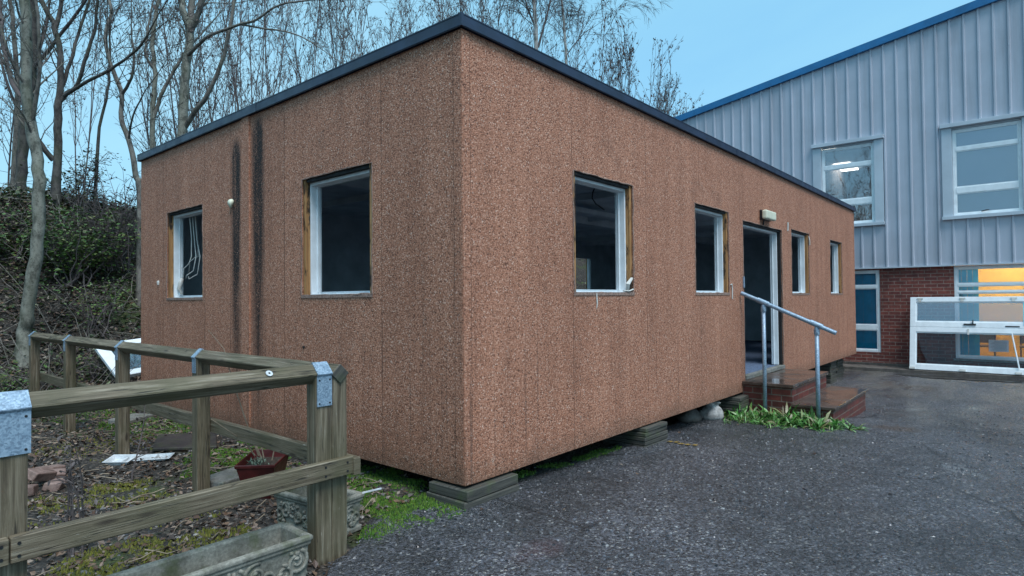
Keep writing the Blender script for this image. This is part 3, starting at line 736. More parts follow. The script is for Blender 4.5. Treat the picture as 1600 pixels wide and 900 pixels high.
# debris seen on the floor through the doorway
for (x, y, rz, sx, sy, lab) in ((5.9, .55, .4, .15, .105, 'sheet of white paper lying flat on the blue carpet near the doorway'), (6.35, .95, 1.1, .10, .07, 'small white paper scrap on the blue carpet behind the doorway')):
    c, s_ = math.cos(rz), math.sin(rz); mb = MB()
    mb.obox(V((x, y, .19)), V((c * sx, s_ * sx, 0)), V((-s_ * sy, c * sy, 0)), V((0, 0, .002))); tag(mb.build('paper_sheet', 'paper', bevel=0), lab, 'paper')
t = thing('file_box', 'shallow dark box of papers on the carpet inside the doorway', 'box', (6.9, 1.0, .186))
mb = MB(); mb.box(6.6, .8, .187, 7.2, 1.25, .20); mb.box(6.6, .8, .2005, 6.615, 1.25, .33); mb.box(7.185, .8, .2005, 7.2, 1.25, .33); mb.box(6.6155, .8, .2005, 7.1845, .815, .33); mb.box(6.6155, 1.235, .2005, 7.1845, 1.25, .33); mb.build('box_shell', 'black', t)
mb = MB(); mb.box(6.66, .84, .2005, 7.14, 1.2, .31); mb.build('paper_stack', 'paper', t)

# ------------------------------------------------------------------ timber stacks under the cabin
def stack(label, x0, x1, y0, y1, top, n, seed, mixd=True):
    r = random.Random(seed)
    bot = min(gz(x0, y0), gz(x1, y0), gz(x1, y1)) - .02
    t = thing('timber_stack', label, 'timber stack', ((x0 + x1) / 2, (y0 + y1) / 2, bot), 'timber packing stacks under the cabin')
    h = (top - bot) / n
    for k in range(n):
        j = [r.uniform(-.018, .018) for _ in range(4)]
        m_ = MB(); z = bot + h * k
        m_.beam(V((x0 + j[0], (y0 + y1) / 2 + j[1], z + h / 2)), V((x1 + j[2], (y0 + y1) / 2 + j[3] * .5, z + h / 2)), y1 - y0 + j[1], h - .004)
        m_.build('plank', 'stack', t, bevel=.005)
stack('pair of thick dark planks under the near corner of the cabin', -.03, .466, -.05, .31, -.016, 2, 1)
stack('low stack of dark planks under the long wall below the first window', 2.28, 2.72, -.05, .42, -.012, 5, 2)
stack('mossy plank stack against the left side of the brick steps', 4.58, 4.905, -.07, .40, -.03, 6, 3)
stack('narrow plank stack standing right behind the brick steps', 9.69, 10.18, .10, .55, -.02, 8, 4)
stack('dark plank stack under the far end of the cabin nearest the red brick', 10.75, 11.3, .22, .75, -.012, 8, 5)

# ------------------------------------------------------------------ steps and handrail
t = thing('brick_steps', 'two wet red brick steps with slab treads below the doorway', 'steps', (5.8, -.5, -.38))
mb = MB(); mb.box(4.92, -.575, -.5, 6.50, .02, .098); mb.build('upper_riser', 'sbrick', t, bevel=.004)
mb = MB(); mb.box(4.925, -1.013, -.52, 6.69, -.577, -.122); mb.build('lower_riser', 'sbrick', t, bevel=.004)
mb = MB(); mb.box(4.865, -.605, .100, 5.72, -.003, .141); mb.build('tread_slab', 'slab', t, bevel=.006)
mb = MB(); mb.box(5.724, -.602, .100, 6.525, -.003, .1405); mb.build('tread_slab', 'slab', t, bevel=.006)
mb = MB(); mb.box(4.875, -1.045, -.120, 5.80, -.5765, -.083); mb.build('tread_slab', 'slab', t, bevel=.006)
mb = MB(); mb.box(5.804, -1.042, -.120, 6.722, -.5765, -.0835); mb.build('tread_slab', 'slab', t, bevel=.006)
t = thing('handrail', 'sloping galvanised tube handrail on two posts beside the brick steps', 'handrail', (4.84, -.6, -.28))
mb = MB(); mb.tube([(4.84, -.02, 1.232), (4.84, -1.075, .765)], .0245, 14); mb.build('rail', 'galv', t, smooth=False)
for (y, zt) in ((-.285, 1.07), (-.875, .81)):
    mb = MB(); mb.tube([(4.84, y, gz(4.84, y) - .05), (4.84, y, zt)], .0235, 14); p = mb.build('post', 'galv', t, smooth=True)
    mb = MB(); mb.tube([(4.84, y, zt - .065), (4.84, y, zt - .005)], .032, 12); mb.tube([(4.84, y, zt - .004), (4.84, y, zt + .012), (4.84, y - .005, zt + .03)], [.026, .024, .017], 12); mb.tube([(4.84, y + .07, zt + .078), (4.84, y - .06, zt + .0205)], .031, 12); mb.tube([(4.815, y - .01, zt - .04), (4.797, y - .012, zt - .04)], .009, 8); mb.build('clamp_fitting', 'galv', p)

# sack and small rubbish under the wall
t = thing('rubble_sack', 'small dirty white sack slumped under the cabin wall beside the weeds', 'sack', (4.22, .12, gz(4.2, .1)))
def sackf(p, a): return p * (1 + .12 * noise.noise(V((p.x * 9, p.y * 9, p.z * 9)))) + V((.02 * math.sin(2 * a), .02 * math.cos(3 * a), 0))
z0 = gz(4.2, .1)
mb = MB(); mb.lathe((4.22, .12, z0), [(0, -.01), (.10, 0), (.125, .04), (.115, .10), (.085, .14), (.06, .16)], 16, sackf); mb.build('sack_body', 'bag', t, smooth=True)
mb = MB(); mb.lathe((4.23, .12, z0), [(.06, .158), (.05, .17), (.075, .185), (.085, .205), (.06, .20), (.03, .18)], 16, sackf); mb.build('sack_neck', 'bag', t, smooth=True)
mb = MB(); mb.lathe((3.98, .28, gz(4, .2)), [(0, -.01), (.14, 0), (.16, .05), (.10, .12), (.0, .15)], 12, lambda p, a: V((p.x * 1.3, p.y * .8, p.z)) * (1 + .25 * noise.noise(p * 8)))
tag(mb.build('rubble_heap', 'kerb', smooth=True), 'grey brown heap of rubble in the dark beside the white sack', 'rubble')
# worn yellow paint mark
mb = MB()
for k in range(5):
    y = -.10 - .06 * k; x = 2.62 + .02 * math.sin(k * 2)
    z = gz(x, y) + .0135; mb.quad((x - .03, y, z), (x + .02, y - .01, z), (x + .02, y - .05, z), (x - .025, y - .045, z))
tag(mb.build('paint_mark', 'paintline', recalc=False), 'worn yellow paint', 'marking', kind='structure')

# ------------------------------------------------------------------ fence
fen = thing('timber_fence', 'weathered timber post and rail fence with galvanised straps turning a corner', 'fence', (-.93, .09, gz(-.93, .09)))
def post(x0, y0, w=.092, d=.09, top=.80):
    zb = gz(x0, y0) - .12
    mb = MB(); c = V((x0 + w / 2, y0 + d / 2, (zb + top) / 2))
    mb.obox(c, V((0, 0, (top - zb) / 2)), V((w / 2, 0, 0)), V((0, d / 2, 0)), True)
    return mb.build('post', 'wood', fen, bevel=.004)
pA = post(-1.027, .045); pB = post(-.932, .047)
pL = post(-2.30, .045, .098); post(-3.55, .045)
YP = [1.70, 3.30, 4.89, 6.34]
for y in YP: post(-.93, y, .09, .09, .785)
# diamond set top rails
A = .075
mb = MB(); mb.beam((-4.2, .088, .806), (-.965, .088, .806), A, A, rot=math.pi / 4); mb.build('top_rail', 'wood', fen, bevel=.005)
mb = MB(); mb.beam((-.886, .043, .798), (-.886, 6.46, .792), A * .98, A * .98, rot=math.pi / 4); mb.build('top_rail', 'wood', fen, bevel=.005)
mb = MB(); mb.beam((-.886, .036, .798), (-.886, .0425, .798), A * 1.0, A * 1.0, rot=math.pi / 4); mb.build('rail_end', 'stack', fen, bevel=.003)
# lower rails nailed to the posts
mb = MB(); mb.beam((-2.258, .022, .312), (-.832, .022, .314), .044, .092); lr = mb.build('lower_rail', 'wood', fen, bevel=.004)
mb = MB(); mb.beam((-4.2, .022, .31), (-2.262, .022, .311), .044, .092); lr2 = mb.build('lower_rail', 'wood', fen, bevel=.004)
mb = MB(); mb.beam((-.815, -.01, .305), (-.815, 6.45, .30), .044, .092); mb.build('lower_rail', 'wood', fen, bevel=.004)
for (x, r_) in ((-1.0, lr), (-.87, lr), (-2.235, lr), (-2.285, lr2)):
    for z in (.29, .335):
        mb = MB(); mb.tube([(x, -.0025, z), (x, .003, z)], .006, 8); mb.build('nail', 'black', r_)
# straps
def strapX(x0, x1):
    h = A * .7071; cy, cz = .088, .806
    mb = MB(); e = .004; q = h + e
    prof = [(cy + q * .98, cz + .002), (cy, cz + q), (cy - q, cz), (.0405, cz - .012), (.0405, cz - .165)]
    th = .0025
    for (y0_, z0_), (y1_, z1_) in zip(prof, prof[1:]):
        d = V((0, y1_ - y0_, z1_ - z0_)); nn = V((0, d.z, -d.y)).normalized()
        if nn.y > 0 and nn.z < 0: nn = -nn
        mb.obox(V(((x0 + x1) / 2, (y0_ + y1_) / 2, (z0_ + z1_) / 2)), V(((x1 - x0) / 2, 0, 0)), d / 2 * 1.01, nn * th)
    return mb
sp = strapX(-1.023, -.937).build('strap', 'galv', fen); 
for x in (-1.01, -.95):
    for z in (.655, .775):
        mb = MB(); mb.tube([(x, .0365, z), (x, .041, z)], .005, 8); mb.build('nail', 'black', sp)
sp = strapX(-2.36, -2.195).build('strap', 'galv', fen)
for x in (-2.21, -2.29):
    for z in (.655, .775):
        mb = MB(); mb.tube([(x, .0365, z), (x, .041, z)], .005, 8); mb.build('nail', 'black', sp)
def strapY(y0, y1):
    cx, cz = -.886, .795; q = A * .7 + .004; mb = MB()
    prof = [(cx + q, cz), (cx, cz + q), (cx - q, cz), (-.9335, cz - .012), (-.9335, cz - .11)]
    for (a0, b0), (a1, b1) in zip(prof, prof[1:]):
        d = V((a1 - a0, 0, b1 - b0)); nn = V((d.z, 0, -d.x)).normalized()
        mb.obox(V(((a0 + a1) / 2, (y0 + y1) / 2, (b0 + b1) / 2)), V((0, (y1 - y0) / 2, 0)), d / 2 * 1.01, nn * .0025)
    return mb
for y in YP: strapY(y + .02, y + .075).build('strap', 'galv', fen)
wp = hit(420, 580, 'y', .062)
mb = MB(); nn = V((0, -.7071, .7071)); c = V((wp.x, .088 - A * .36, .806 + A * .36)) + nn * .003
mb.tube([c, c + nn * .003], .017, 16); ws = mb.build('washer', 'whiteplastic', fen)
mb = MB(); mb.tube([c + nn * .0035, c + nn * .005], .005, 8); mb.build('screw_head', 'black', ws)

# ------------------------------------------------------------------ ornate troughs
def trough(label, c, ang, ln, wd, ht, seed):
    r = random.Random(seed)
    zb = gz(c[0], c[1]) - .015
    t = thing('stone_trough', label, 'planter', (c[0], c[1], zb), 'ornate cast stone troughs by the fence corner')
    R_ = Matrix.Rotation(ang, 3, 'Z'); O = V((c[0], c[1], zb))
    def X(p): return O + R_ @ V(p)
    mb = MB()
    def ring(l0, w0, z): return [X((sx * l0 / 2, sy * w0 / 2, z)) for sx, sy in ((-1, -1), (1, -1), (1, 1), (-1, 1))]
    loops = [ring(ln - .05, wd - .05, 0), ring(ln - .02, wd - .02, .001), ring(ln - .02, wd - .02, .028), ring(ln - .05, wd - .05, .034), ring(ln - .035, wd - .035, ht - .05), ring(ln - .015, wd - .015, ht - .042), ring(ln - .015, wd - .015, ht - .028), ring(ln, wd, ht - .022), ring(ln, wd, ht - .004), ring(ln - .012, wd - .012, ht),
             ring(ln - .06, wd - .06, ht), ring(ln - .075, wd - .075, ht - .01), ring(ln - .11, wd - .11, .05)]
    i0 = len(mb.v)
    for lp in loops: mb.v += lp
    mb.f.append((0, 1, 2, 3))
    for k in range(len(loops) - 1):
        for j in range(4):
            a = i0 + 4 * k + j; b = i0 + 4 * k + (j + 1) % 4; mb.f.append((a, b, b + 4, a + 4))
    e = i0 + 4 * (len(loops) - 1); mb.f.append((e, e + 1, e + 2, e + 3))
    mb.build('trough_body', 'stonecast', t, bevel=.006, seg=2)
    # moulded scrolls on all four faces
    for (fx, L_, off, rz) in ((0, ln, wd / 2 - .022, 0), (1, ln, wd / 2 - .022, math.pi), (2, wd, ln / 2 - .022, math.pi / 2), (3, wd, ln / 2 - .022, -math.pi / 2)):
        mb = MB(); Q = Matrix.Rotation(rz, 3, 'Z')
        def F(u, z, o=0): return X(Q @ V((u, -off - o, z)))
        hh = ht - .09; n = max(1, round(L_ / (hh * 1.15))); wdt = (L_ - .06) / n
        for k in range(n):
            u0 = -L_ / 2 + .03 + wdt * (k + .5); zc = .038 + hh / 2; sg = 1 if k % 2 else -1
            for (du, dz, r0, turns, s2) in ((-.18, .1, .40, 1.6, 1), (.24, -.16, .30, 1.4, -1)):
                pts = []; rad = []
                for q in range(26):
                    f_ = q / 25; a = f_ * turns * 2 * math.pi * s2 * sg + (1.2 if s2 > 0 else 4.2)
                    rr = hh * r0 * (1 - .82 * f_)
                    pts.append(F(u0 + sg * du * wdt + rr * math.cos(a), zc + dz * hh + rr * math.sin(a), .002)); rad.append(.011 * (1 - .35 * f_))
                mb.tube(pts, rad, 6)
            for q in range(9):
                a = r.uniform(0, 6.28); ru = r.uniform(.2, .5) * wdt; z_ = zc + math.sin(a) * hh * .44; u_ = u0 + math.cos(a) * ru
                b = a + r.uniform(-.6, .6)
                mb.tube([F(u_ - .02 * math.cos(b), z_ - .012 * math.sin(b), -.001), F(u_, z_, .007), F(u_ + .022 * math.cos(b), z_ + .014 * math.sin(b), -.001)], [.004, .012, .003], 6)
        mb.build('scroll_relief', 'stonecast', t, smooth=True)
    return t
trough('long empty cast stone trough in front of the corner post, at the bottom edge', (-1.545, .016), 0.0, .80, .275, .235, 1)
trough('ornate cast stone trough standing behind the corner fence post', (-.735, .50), math.radians(97), .52, .26, .215, 2)
mb = MB(); mb.beam(hit(566, 770, 'z', .075), hit(596, 763, 'z', .088), .008, .008); tag(mb.build('plastic_stake', 'whiteplastic'), 'thin white plastic stake poking out from the stone trough behind the post', 'stake')

# red planter
zb = gz(-.72, 1.2)
t = thing('window_box', 'dark red plastic planter with dry stems and a low grey plant', 'planter', (-.70, 1.22, zb))
corn_t = [V((-.872, 1.279, .10)), V((-.690, 1.085, .10)), V((-.465, 1.27, .135)), V((-.64, 1.47, .135))]
cen = sum(corn_t, V()) / 4; cen.z = 0
def loop(f, z, ofs=0): return [V((cen.x + (p.x - cen.x) * f, cen.y + (p.y - cen.y) * f, (z + (p.z - .1) * (z - zb) / (.1 - zb)))) for p in corn_t]
mb = MB(); lps = [loop(.60, zb), loop(.93, .075), loop(.99, .077), loop(1.0, .10), loop(.94, .10), loop(.90, .06), loop(.58, zb + .02)]
for lp in lps: mb.v += lp
for k in range(len(lps) - 1):
    for j in range(4):
        a = 4 * k + j; b = 4 * k + (j + 1) % 4; mb.f.append((a, b, b + 4, a + 4))
mb.f += [(0, 1, 2, 3), tuple(4 * (len(lps) - 1) + j for j in range(4))]
mb.build('planter_body', 'redplastic', t, bevel=.004)
mb = MB(); mb.quad(*loop(.895, .055)); mb.build('compost', 'compost', t)
mb = MB()
for (p1, p2, p3) in (((398, 712), (382, 690), (330, 655)), ((404, 712), (385, 660), (362, 590)), ((408, 715), (402, 700), (398, 690)), ((412, 715), (409, 700), (408, 694)), ((425, 720), (428, 705), (430, 700))):
    mb.tube([hit(*p1, 'y', 1.3), hit(*p2, 'y', 1.3), hit(*p3, 'y', 1.32)], [.006, .004, .003], 5)
mb.tube([hit(362, 590, 'y', 1.32), hit(350, 545, 'y', 1.36), hit(325, 515, 'y', 1.4)], [.003, .0025, .002], 4)
mb.build('dry_stems', 'twig_pale', t)
def leaf(mb, p, d, n, ln, wd, fold=.15, seg=2):
    d = d.normalized(); s_ = d.cross(n); s_ = s_.normalized() if s_.length > 1e-4 else d.orthogonal().normalized(); nn = s_.cross(d)
    i = len(mb.v)
    if seg == 2:
        mb.v += [p, p + d * ln * .5 + s_ * wd / 2 + nn * fold * wd, p + d * ln, p + d * ln * .5 - s_ * wd / 2 + nn * fold * wd]
        mb.f.append((i, i + 1, i + 2)); mb.f.append((i, i + 2, i + 3))
    else:
        g = V((0, 0, -1)); q = p; rows = []
        for k in range(5):
            f_ = k / 4; w_ = wd * (.25, .7, 1, .75, .05)[k]
            rows.append((q - s_ * w_ / 2, q + s_ * w_ / 2)); dd = (d + g * (.15 + .55 * f_) * fold * 4).normalized(); q = q + dd * ln / 4
        for a, b in rows: mb.v += [a, b]
        for k in range(4): mb.f.append((i + 2 * k, i + 2 * k + 1, i + 2 * k + 3, i + 2 * k + 2))
mb = MB()
pc = hit(402, 722, 'y', 1.25)
for k in range(60):
    a = RD.uniform(0, 6.28); p = pc + V((RD.uniform(-.05, .07), RD.uniform(-.05, .05), RD.uniform(-.03, .0)))
    leaf(mb, p, V((math.cos(a), math.sin(a), RD.uniform(.4, 1.6))), V((0, 0, 1)), RD.uniform(.02, .045), .010)
mb.build('grey_plant', 'greyplant', t, recalc=False)
# concrete block by the post, dark slab, trays, bricks
t_ = MB(); t_.obox(V((-.66, 1.80, gz(-.66, 1.8) + .022)), V((.17, .06, 0)), V((-.04, .12, 0)), V((0, 0, .035)))
tag(t_.build('concrete_block', 'concrete', bevel=.01, seg=2), 'pale concrete block lying by the fence post behind the red planter', 'block')
t_ = MB(); t_.obox(V((-.36, 3.33, gz(-.4, 3.3) + .02)), V((.20, -.19, 0)), V((.13, .30, 0)), V((0, 0, .016)))
tag(t_.build('paving_slab', 'dirtyslab', bevel=.008), 'dark dirty paving slab lying between the fence and the cabin wall', 'slab')
t_ = MB(); t_.obox(V((-.30, 4.95, gz(-.3, 4.9) + .02)), V((.16, .1, 0)), V((-.07, .12, 0)), V((0, 0, .03)))
tag(t_.build('concrete_block', 'concrete', bevel=.01), 'small grey block by the lower rail near the far cabin corner', 'block')
def tray(label, c, ang, l_, w_, h_, tilt):
    O = V((c[0], c[1], gz(*c) + .012)); R_ = Matrix.Rotation(ang, 3, 'Z') @ Matrix.Rotation(tilt, 3, 'X')
    mb = MB(); lps = []
    for f, z in ((.80, 0), (.93, h_), (1.06, h_), (1.06, h_ + .005), (.92, h_ + .005), (.78, .006)):
        lps.append([O + R_ @ V((sx * l_ / 2 * f, sy * w_ / 2 * f, z)) for sx, sy in ((-1, -1), (1, -1), (1, 1), (-1, 1))])
    for lp in lps: mb.v += lp
    for k in range(len(lps) - 1):
        for j in range(4):
            a = 4 * k + j; b = 4 * k + (j + 1) % 4; mb.f.append((a, b, b + 4, a + 4))
    mb.f += [(0, 1, 2, 3), (20, 21, 22, 23)]
    mb.obox(O + R_ @ V((l_ * .12, 0, .016)), R_ @ V((.006, 0, 0)), R_ @ V((0, w_ * .39, 0)), R_ @ V((0, 0, .010)))
    tag(mb.build('plastic_tray', 'whiteplastic', bevel=.003), label, 'tray', 'white plastic trays on the soil')
tray('deep white plastic tray on the soil, left one by the fence post', (-1.0, 3.0), -.85, .20, .15, .035, .15)
tray('wide shallow white plastic tray on the soil, right of the deep one', (-.80, 2.92), -.62, .30, .155, .018, .05)
bk = [((-1.60, 2.72), .5, 'upright broken red brick leaning on top of the rubble', .10, .35), ((-1.50, 2.86), -.2, 'pinkish brick half lying right in the rubble pile', .045, .1), ((-1.66, 2.98), 1.1, 'dark brick at the back of the rubble pile', .03, 0.),
      ((-1.45, 3.12), .2, 'flat brick fragment at the far right of the rubble pile', .03, .1), ((-1.72, 2.62), -.6, 'red brick lying at the near left of the rubble pile', .03, 0.), ((-1.53, 2.60), .9, 'small brick chunk at the foot of the rubble pile', .02, .2)]
for i, ((x, y), a, lab, dz, tl) in enumerate(bk):
    R_ = Matrix.Rotation(a, 3, 'Z') @ Matrix.Rotation(tl, 3, 'X') @ Matrix.Rotation(tl * .7, 3, 'Y'); k = RD.uniform(.75, 1.05)
    mb = MB(); mb.obox(V((x, y, gz(x, y) + dz)), R_ @ V((.09 * k, 0, 0)), R_ @ V((0, .052, 0)), R_ @ V((0, 0, .034)), jit=.011)
    tag(mb.build('broken_brick', 'rubble', bevel=.008, seg=2), lab, 'brick', 'broken bricks in the rubble pile')
# dead weed stalks by the front fence
def stalks(label, px, y, hs, seed, gname):
    r = random.Random(seed); b0 = hit(px, 850, 'y', y); b0.z = gz(b0.x, y) - .02
    mb = MB()
    for k in range(hs[1]):
        x, yy = b0.x + r.uniform(-.035, .035), b0.y + r.uniform(-.04, .04); h = hs[0] * r.uniform(.55, 1.05)
        pts = []; q = V((x, yy, b0.z)); d = V((r.uniform(-.16, .16), r.uniform(-.16, .16), 1)).normalized()
        for s_ in range(7):
            pts.append(q.copy()); q = q + d * h / 6; d = (d + V((r.uniform(-.12, .12), r.uniform(-.12, .12), 0))).normalized()
        mb.tube(pts, [.0075 - .0009 * j for j in range(7)], 5)
        for j in range(2, 7):
            for _ in range(2):
                dd = V((r.uniform(-1, 1), r.uniform(-1, 1), r.uniform(.2, .9))).normalized(); l_ = r.uniform(.03, .11)
                mb.tube([pts[j], pts[j] + dd * l_ * .6, pts[j] + dd * l_ + V((0, 0, -.01))], [.0035, .0025, .0015], 4)
                if r.random() < .5: leaf(mb, pts[j] + dd * l_, V((r.uniform(-1, 1), r.uniform(-1, 1), -1)), V((0, 0, 1)), r.uniform(.025, .05), .018)
    o = mb.build('dead_weed', 'twig', None, recalc=False); tag(o, label, 'dead plant', gname)
stalks('tall dark clump of dead weed stalks behind the front rail beside the left post', 118, 1.15, (.62, 6), 3, 'dead weed stalks')
stalks('single thin dead stalk standing right of the dark weed clump', 204, 2.35, (.62, 1), 5, 'dead weed stalks')
# white window unit lying against the far corner
B_ = at(182, 591, 8.45); Ax = V((.95, -.02, .10)); Bz = at(145, 541, 8.75) - B_
t = thing('discarded_window', 'discarded white window frame tilted on the ground behind the far cabin corner', 'window', B_)
def bar(mb, o, u0, v0, u1, v1, th=.03, nrm=None):
    n_ = nrm; a = Ax * (u1 - u0) / 2; b = Bz * (v1 - v0) / 2
    mb.obox(o + Ax * (u0 + u1) / 2 + Bz * (v0 + v1) / 2, a, b, n_ * th)
nrm = Ax.cross(Bz).normalized()
mb = MB(); bar(mb, B_, 0, 0, .12, 1, .03, nrm); bar(mb, B_, .121, 0, 1, .14, .029, nrm); bar(mb, B_, .121, .86, 1, 1, .029, nrm); bar(mb, B_, .12, .16, .17, .84, .02, nrm); mb.build('frame', 'upvc', t, bevel=.006)
mb = MB(); bar(mb, B_, .15, .13, .97, .87, .006, nrm); mb.build('pane', 'glass2', t)

# ------------------------------------------------------------------ grey building
XF = 13.0
def roof_z(y): return 6.126 + (4.558 - y) * .1622
bld = thing('grey_building', 'tall grey ribbed metal building on a red brick base with blue roof edge', 'building', (XF, -1, -.46))
Y0, Y1 = -10.0, 5.6
ops = [(-.30, 1.15, 2.78, 4.705), (-2.86, -1.37, 2.78, 4.705)]
prof = []
y = Y0
while y < Y1:
    for dy, dx in ((0, 0), (.178, 0), (.196, -.032), (.222, -.032), (.24, 0)):
        if y + dy <= Y1: prof.append((y + dy, dx))
    y += .2425
prof.append((Y1, 0))
def prx(yy):
    for (a, xa), (b, xb) in zip(prof, prof[1:]):
        if a <= yy <= b: return xa + (xb - xa) * ((yy - a) / (b - a) if b > a else 0)
    return 0
ys = sorted({round(p[0], 4) for p in prof} | {o[0] for o in ops} | {o[1] for o in ops})
mb = MB(); CB = 1.822
for a, b in zip(ys, ys[1:]):
    if b - a < 1e-4: continue
    xa, xb = XF + prx(a), XF + prx(b); zi = [(CB, None)]
    o = [q for q in ops if q[0] < (a + b) / 2 < q[1]]
    segs = [(CB, o[0][2]), (o[0][3], None)] if o else [(CB, None)]
    for z0, z1 in segs:
        za = z1 if z1 else roof_z(a) - .03; zb_ = z1 if z1 else roof_z(b) - .03
        mb.quad((xa, a, z0), (xb, b, z0), (xb, b, zb_), (xa, a, za))
mb.build('cladding', 'clad', bld, recalc=False)
mb = MB()
y = Y0 + .209
while y < Y1:
    for z in (1.98, 2.62, 3.9, 4.95, 6.2):
        if z < roof_z(y) - .15 and not any(o[0] - .02 < y < o[1] + .02 and o[2] - .05 < z < o[3] + .1 for o in ops): mb.tube([(XF - .0325, y, z), (XF - .04, y, z)], .009, 6)
    y += .485
scr = mb.build('screw_rows', 'cladtrim', bld); scr['kind'] = 'stuff'
mb = MB(); mb.box(XF - .045, Y0, CB - .03, XF + .05, Y1, CB - .001); mb.build('drip_flashing', 'cladtrim', bld)
def verge(mb, x0, x1, dz0, dz1):
    i = len(mb.v)
    for x in (x0, x1):
        for yy in (Y0, Y1 + .1):
            for dz in (dz0, dz1): mb.v.append(V((x, yy, roof_z(yy) + dz)))
    for f in ((0, 1, 3, 2), (4, 6, 7, 5), (0, 4, 5, 1), (2, 3, 7, 6), (1, 5, 7, 3), (0, 2, 6, 4)): mb.f.append(tuple(i + k for k in f))
mb = MB(); verge(mb, XF - .09, XF + .2, -.12, .045); mb.build('verge_trim', 'blue', bld)
mb = MB(); verge(mb, XF + .21, XF + 22, -.02, .03); mb.build('roof', 'blue', bld)
mb = MB()
mb.quad((XF + .06, Y1, -.5), (XF + 22, Y1, -.5), (XF + 22, Y1, roof_z(Y1)), (XF + .06, Y1, roof_z(Y1)))
mb.quad((XF + .06, Y0, -.7), (XF + 22, Y0, -.7), (XF + 22, Y0, roof_z(Y0)), (XF + .06, Y0, roof_z(Y0)))
mb.quad((XF + 22, Y0, -.7), (XF + 22, Y1, -.7), (XF + 22, Y1, roof_z(Y1)), (XF + 22, Y0, roof_z(Y0)))
mb.build('side_wall', 'clad', bld, recalc=False)
GW = [(-.172, .92, -.095, 1.765), (-2.95, -1.528, -.15, 1.79)]
mb = MB(); wall(mb, lambda u, d, z: V((XF + .055 + d, u, z)), Y0, Y1, -.8, CB - .031, GW, .2)
mb.build('brick_wall', 'fbrick', bld)
MB().box(XF + .02, Y0, -.7, XF + .054, Y1, -.325).build('plinth', 'kerb', bld, bevel=.004)
# windows
def fwin(y0, y1, z0, z1, zbars, xw, ft=.05, blind=None, pane_mat='glass', vbar=None, heavy=()):
    fr = MB(); d0, d1 = xw, xw + .06
    fr.box(d0, y0, z0, d1, y0 + ft, z1); fr.box(d0, y1 - ft, z0, d1, y1, z1)
    fr.box(d0 + .001, y0 + ft + .0005, z0, d1 - .001, y1 - ft - .0005, z0 + ft); fr.box(d0 + .001, y0 + ft + .0005, z1 - ft, d1 - .001, y1 - ft - .0005, z1)
    for a, b in zbars: fr.box(d0 - .002, y0 + ft + .0005, a, d1 - .002, y1 - ft - .0005, b)
    f = fr.build('window', 'upvc', bld, bevel=.006)
    edges = [z0 + ft] + [q for ab in zbars for q in ab] + [z1 - ft]
    for a, b in zip(edges[::2], edges[1::2]):
        # slim sash inside each light, and its pane
        mb = MB(); s_ = .018; ya, yb = y0 + ft + .001, y1 - ft - .001
        mb.box(d0 + .008, ya, a, d0 + .045, ya + s_, b); mb.box(d0 + .008, yb - s_, a, d0 + .045, yb, b); mb.box(d0 + .009, ya + s_, a, d0 + .044, yb - s_, a + s_); mb.box(d0 + .009, ya + s_, b - s_, d0 + .044, yb - s_, b)
        mb.build('sash', 'upvc', f)
        MB().box(d0 + .022, ya + s_ + .0005, a + s_ + .0005, d0 + .028, yb - s_ - .0005, b - s_ - .0005).build('pane', pane_mat, f)
    return f
def surround(y0, y1):
    mb = MB(); 
    mb.box(XF - .04, y0 - .18, 2.782, XF + .05, y0 - .002, 4.70); mb.box(XF - .04, y1 + .002, 2.782, XF + .05, y1 + .18, 4.70)
    mb.box(XF - .10, y0 - .20, 4.702, XF + .05, y1 + .20, 4.785); mb.box(XF - .09, y0 - .19, 2.765, XF + .10, y1 + .19, 2.835)
    mb.box(XF + .03, y0, 4.66, XF + .05, y1, 4.70)
    for yy in (y0 - .07, y1 + .07):
        for z in (3.1, 3.7, 4.3): mb.tube([(XF - .039, yy, z), (XF - .045, yy, z)], .010, 8)
    mb.build('window_surround', 'cladtrim', bld, bevel=.004)
fwin(-.12, .97, 2.838, 4.655, [(3.29, 3.42), (4.16, 4.25)], XF + .03, pane_mat='glassup')
surround(-.12, .97)
f2 = fwin(-2.68, -1.552, 2.838, 4.655, [(3.31, 3.44), (4.20, 4.28)], XF + .03, pane_mat='glassup')
surround(-2.68, -1.552)
MB().box(XF + .16, -2.75, 2.80, XF + .175, -1.48, 4.60).build('roller_blind', 'blindgrey', f2)
mb = MB(); mb.tube([(XF + .02, -2.02, 2.90), (XF - .005, -2.06, 2.905), (XF - .005, -2.14, 2.92)], .012, 6); mb.build('handle', 'black', f2)
f3 = fwin(GW[0][0], GW[0][1], GW[0][2], GW[0][3], [(.405, .525), (1.35, 1.42)], XF + .075, .06)
mb = MB()
for k in range(12): mb.box(XF + .19 + .012 * (k % 2), -.16 + .088 * k, -.05, XF + .20 + .012 * (k % 2), -.16 + .088 * k + .086, 1.74)
mb.build('vertical_blind', 'blindblue', f3)
f4 = fwin(GW[1][0], GW[1][1], GW[1][2], GW[1][3], [(.55, .62), (1.22, 1.26), (1.37, 1.42)], XF + .075, .06)
mb = MB()
for k in range(4): mb.box(XF + .19 + .012 * (k % 2), -1.93 + .095 * k, -.1, XF + .20 + .012 * (k % 2), -1.93 + .095 * k + .092, 1.76)
mb.build('vertical_blind', 'blindblue', f4)
mb = MB(); mb.box(XF - .0, GW[1][0] - .03, GW[1][2] - .04, XF + .075, GW[1][1] + .03, GW[1][2] - .001); mb.build('sill', 'concrete', f4)
np_ = MB(); np_.box(XF + .094, -2.40, .02, XF + .0955, -2.08, .26); pn = np_.build('paper_notice', 'paper', f4)
mb = MB()
for k in range(9): mb.box(XF + .0925, -2.37, .045 + .022 * k, XF + .0935, -2.11 - .03 * (k % 3), .051 + .022 * k)
mb.build('text_lines', 'paperink', pn)
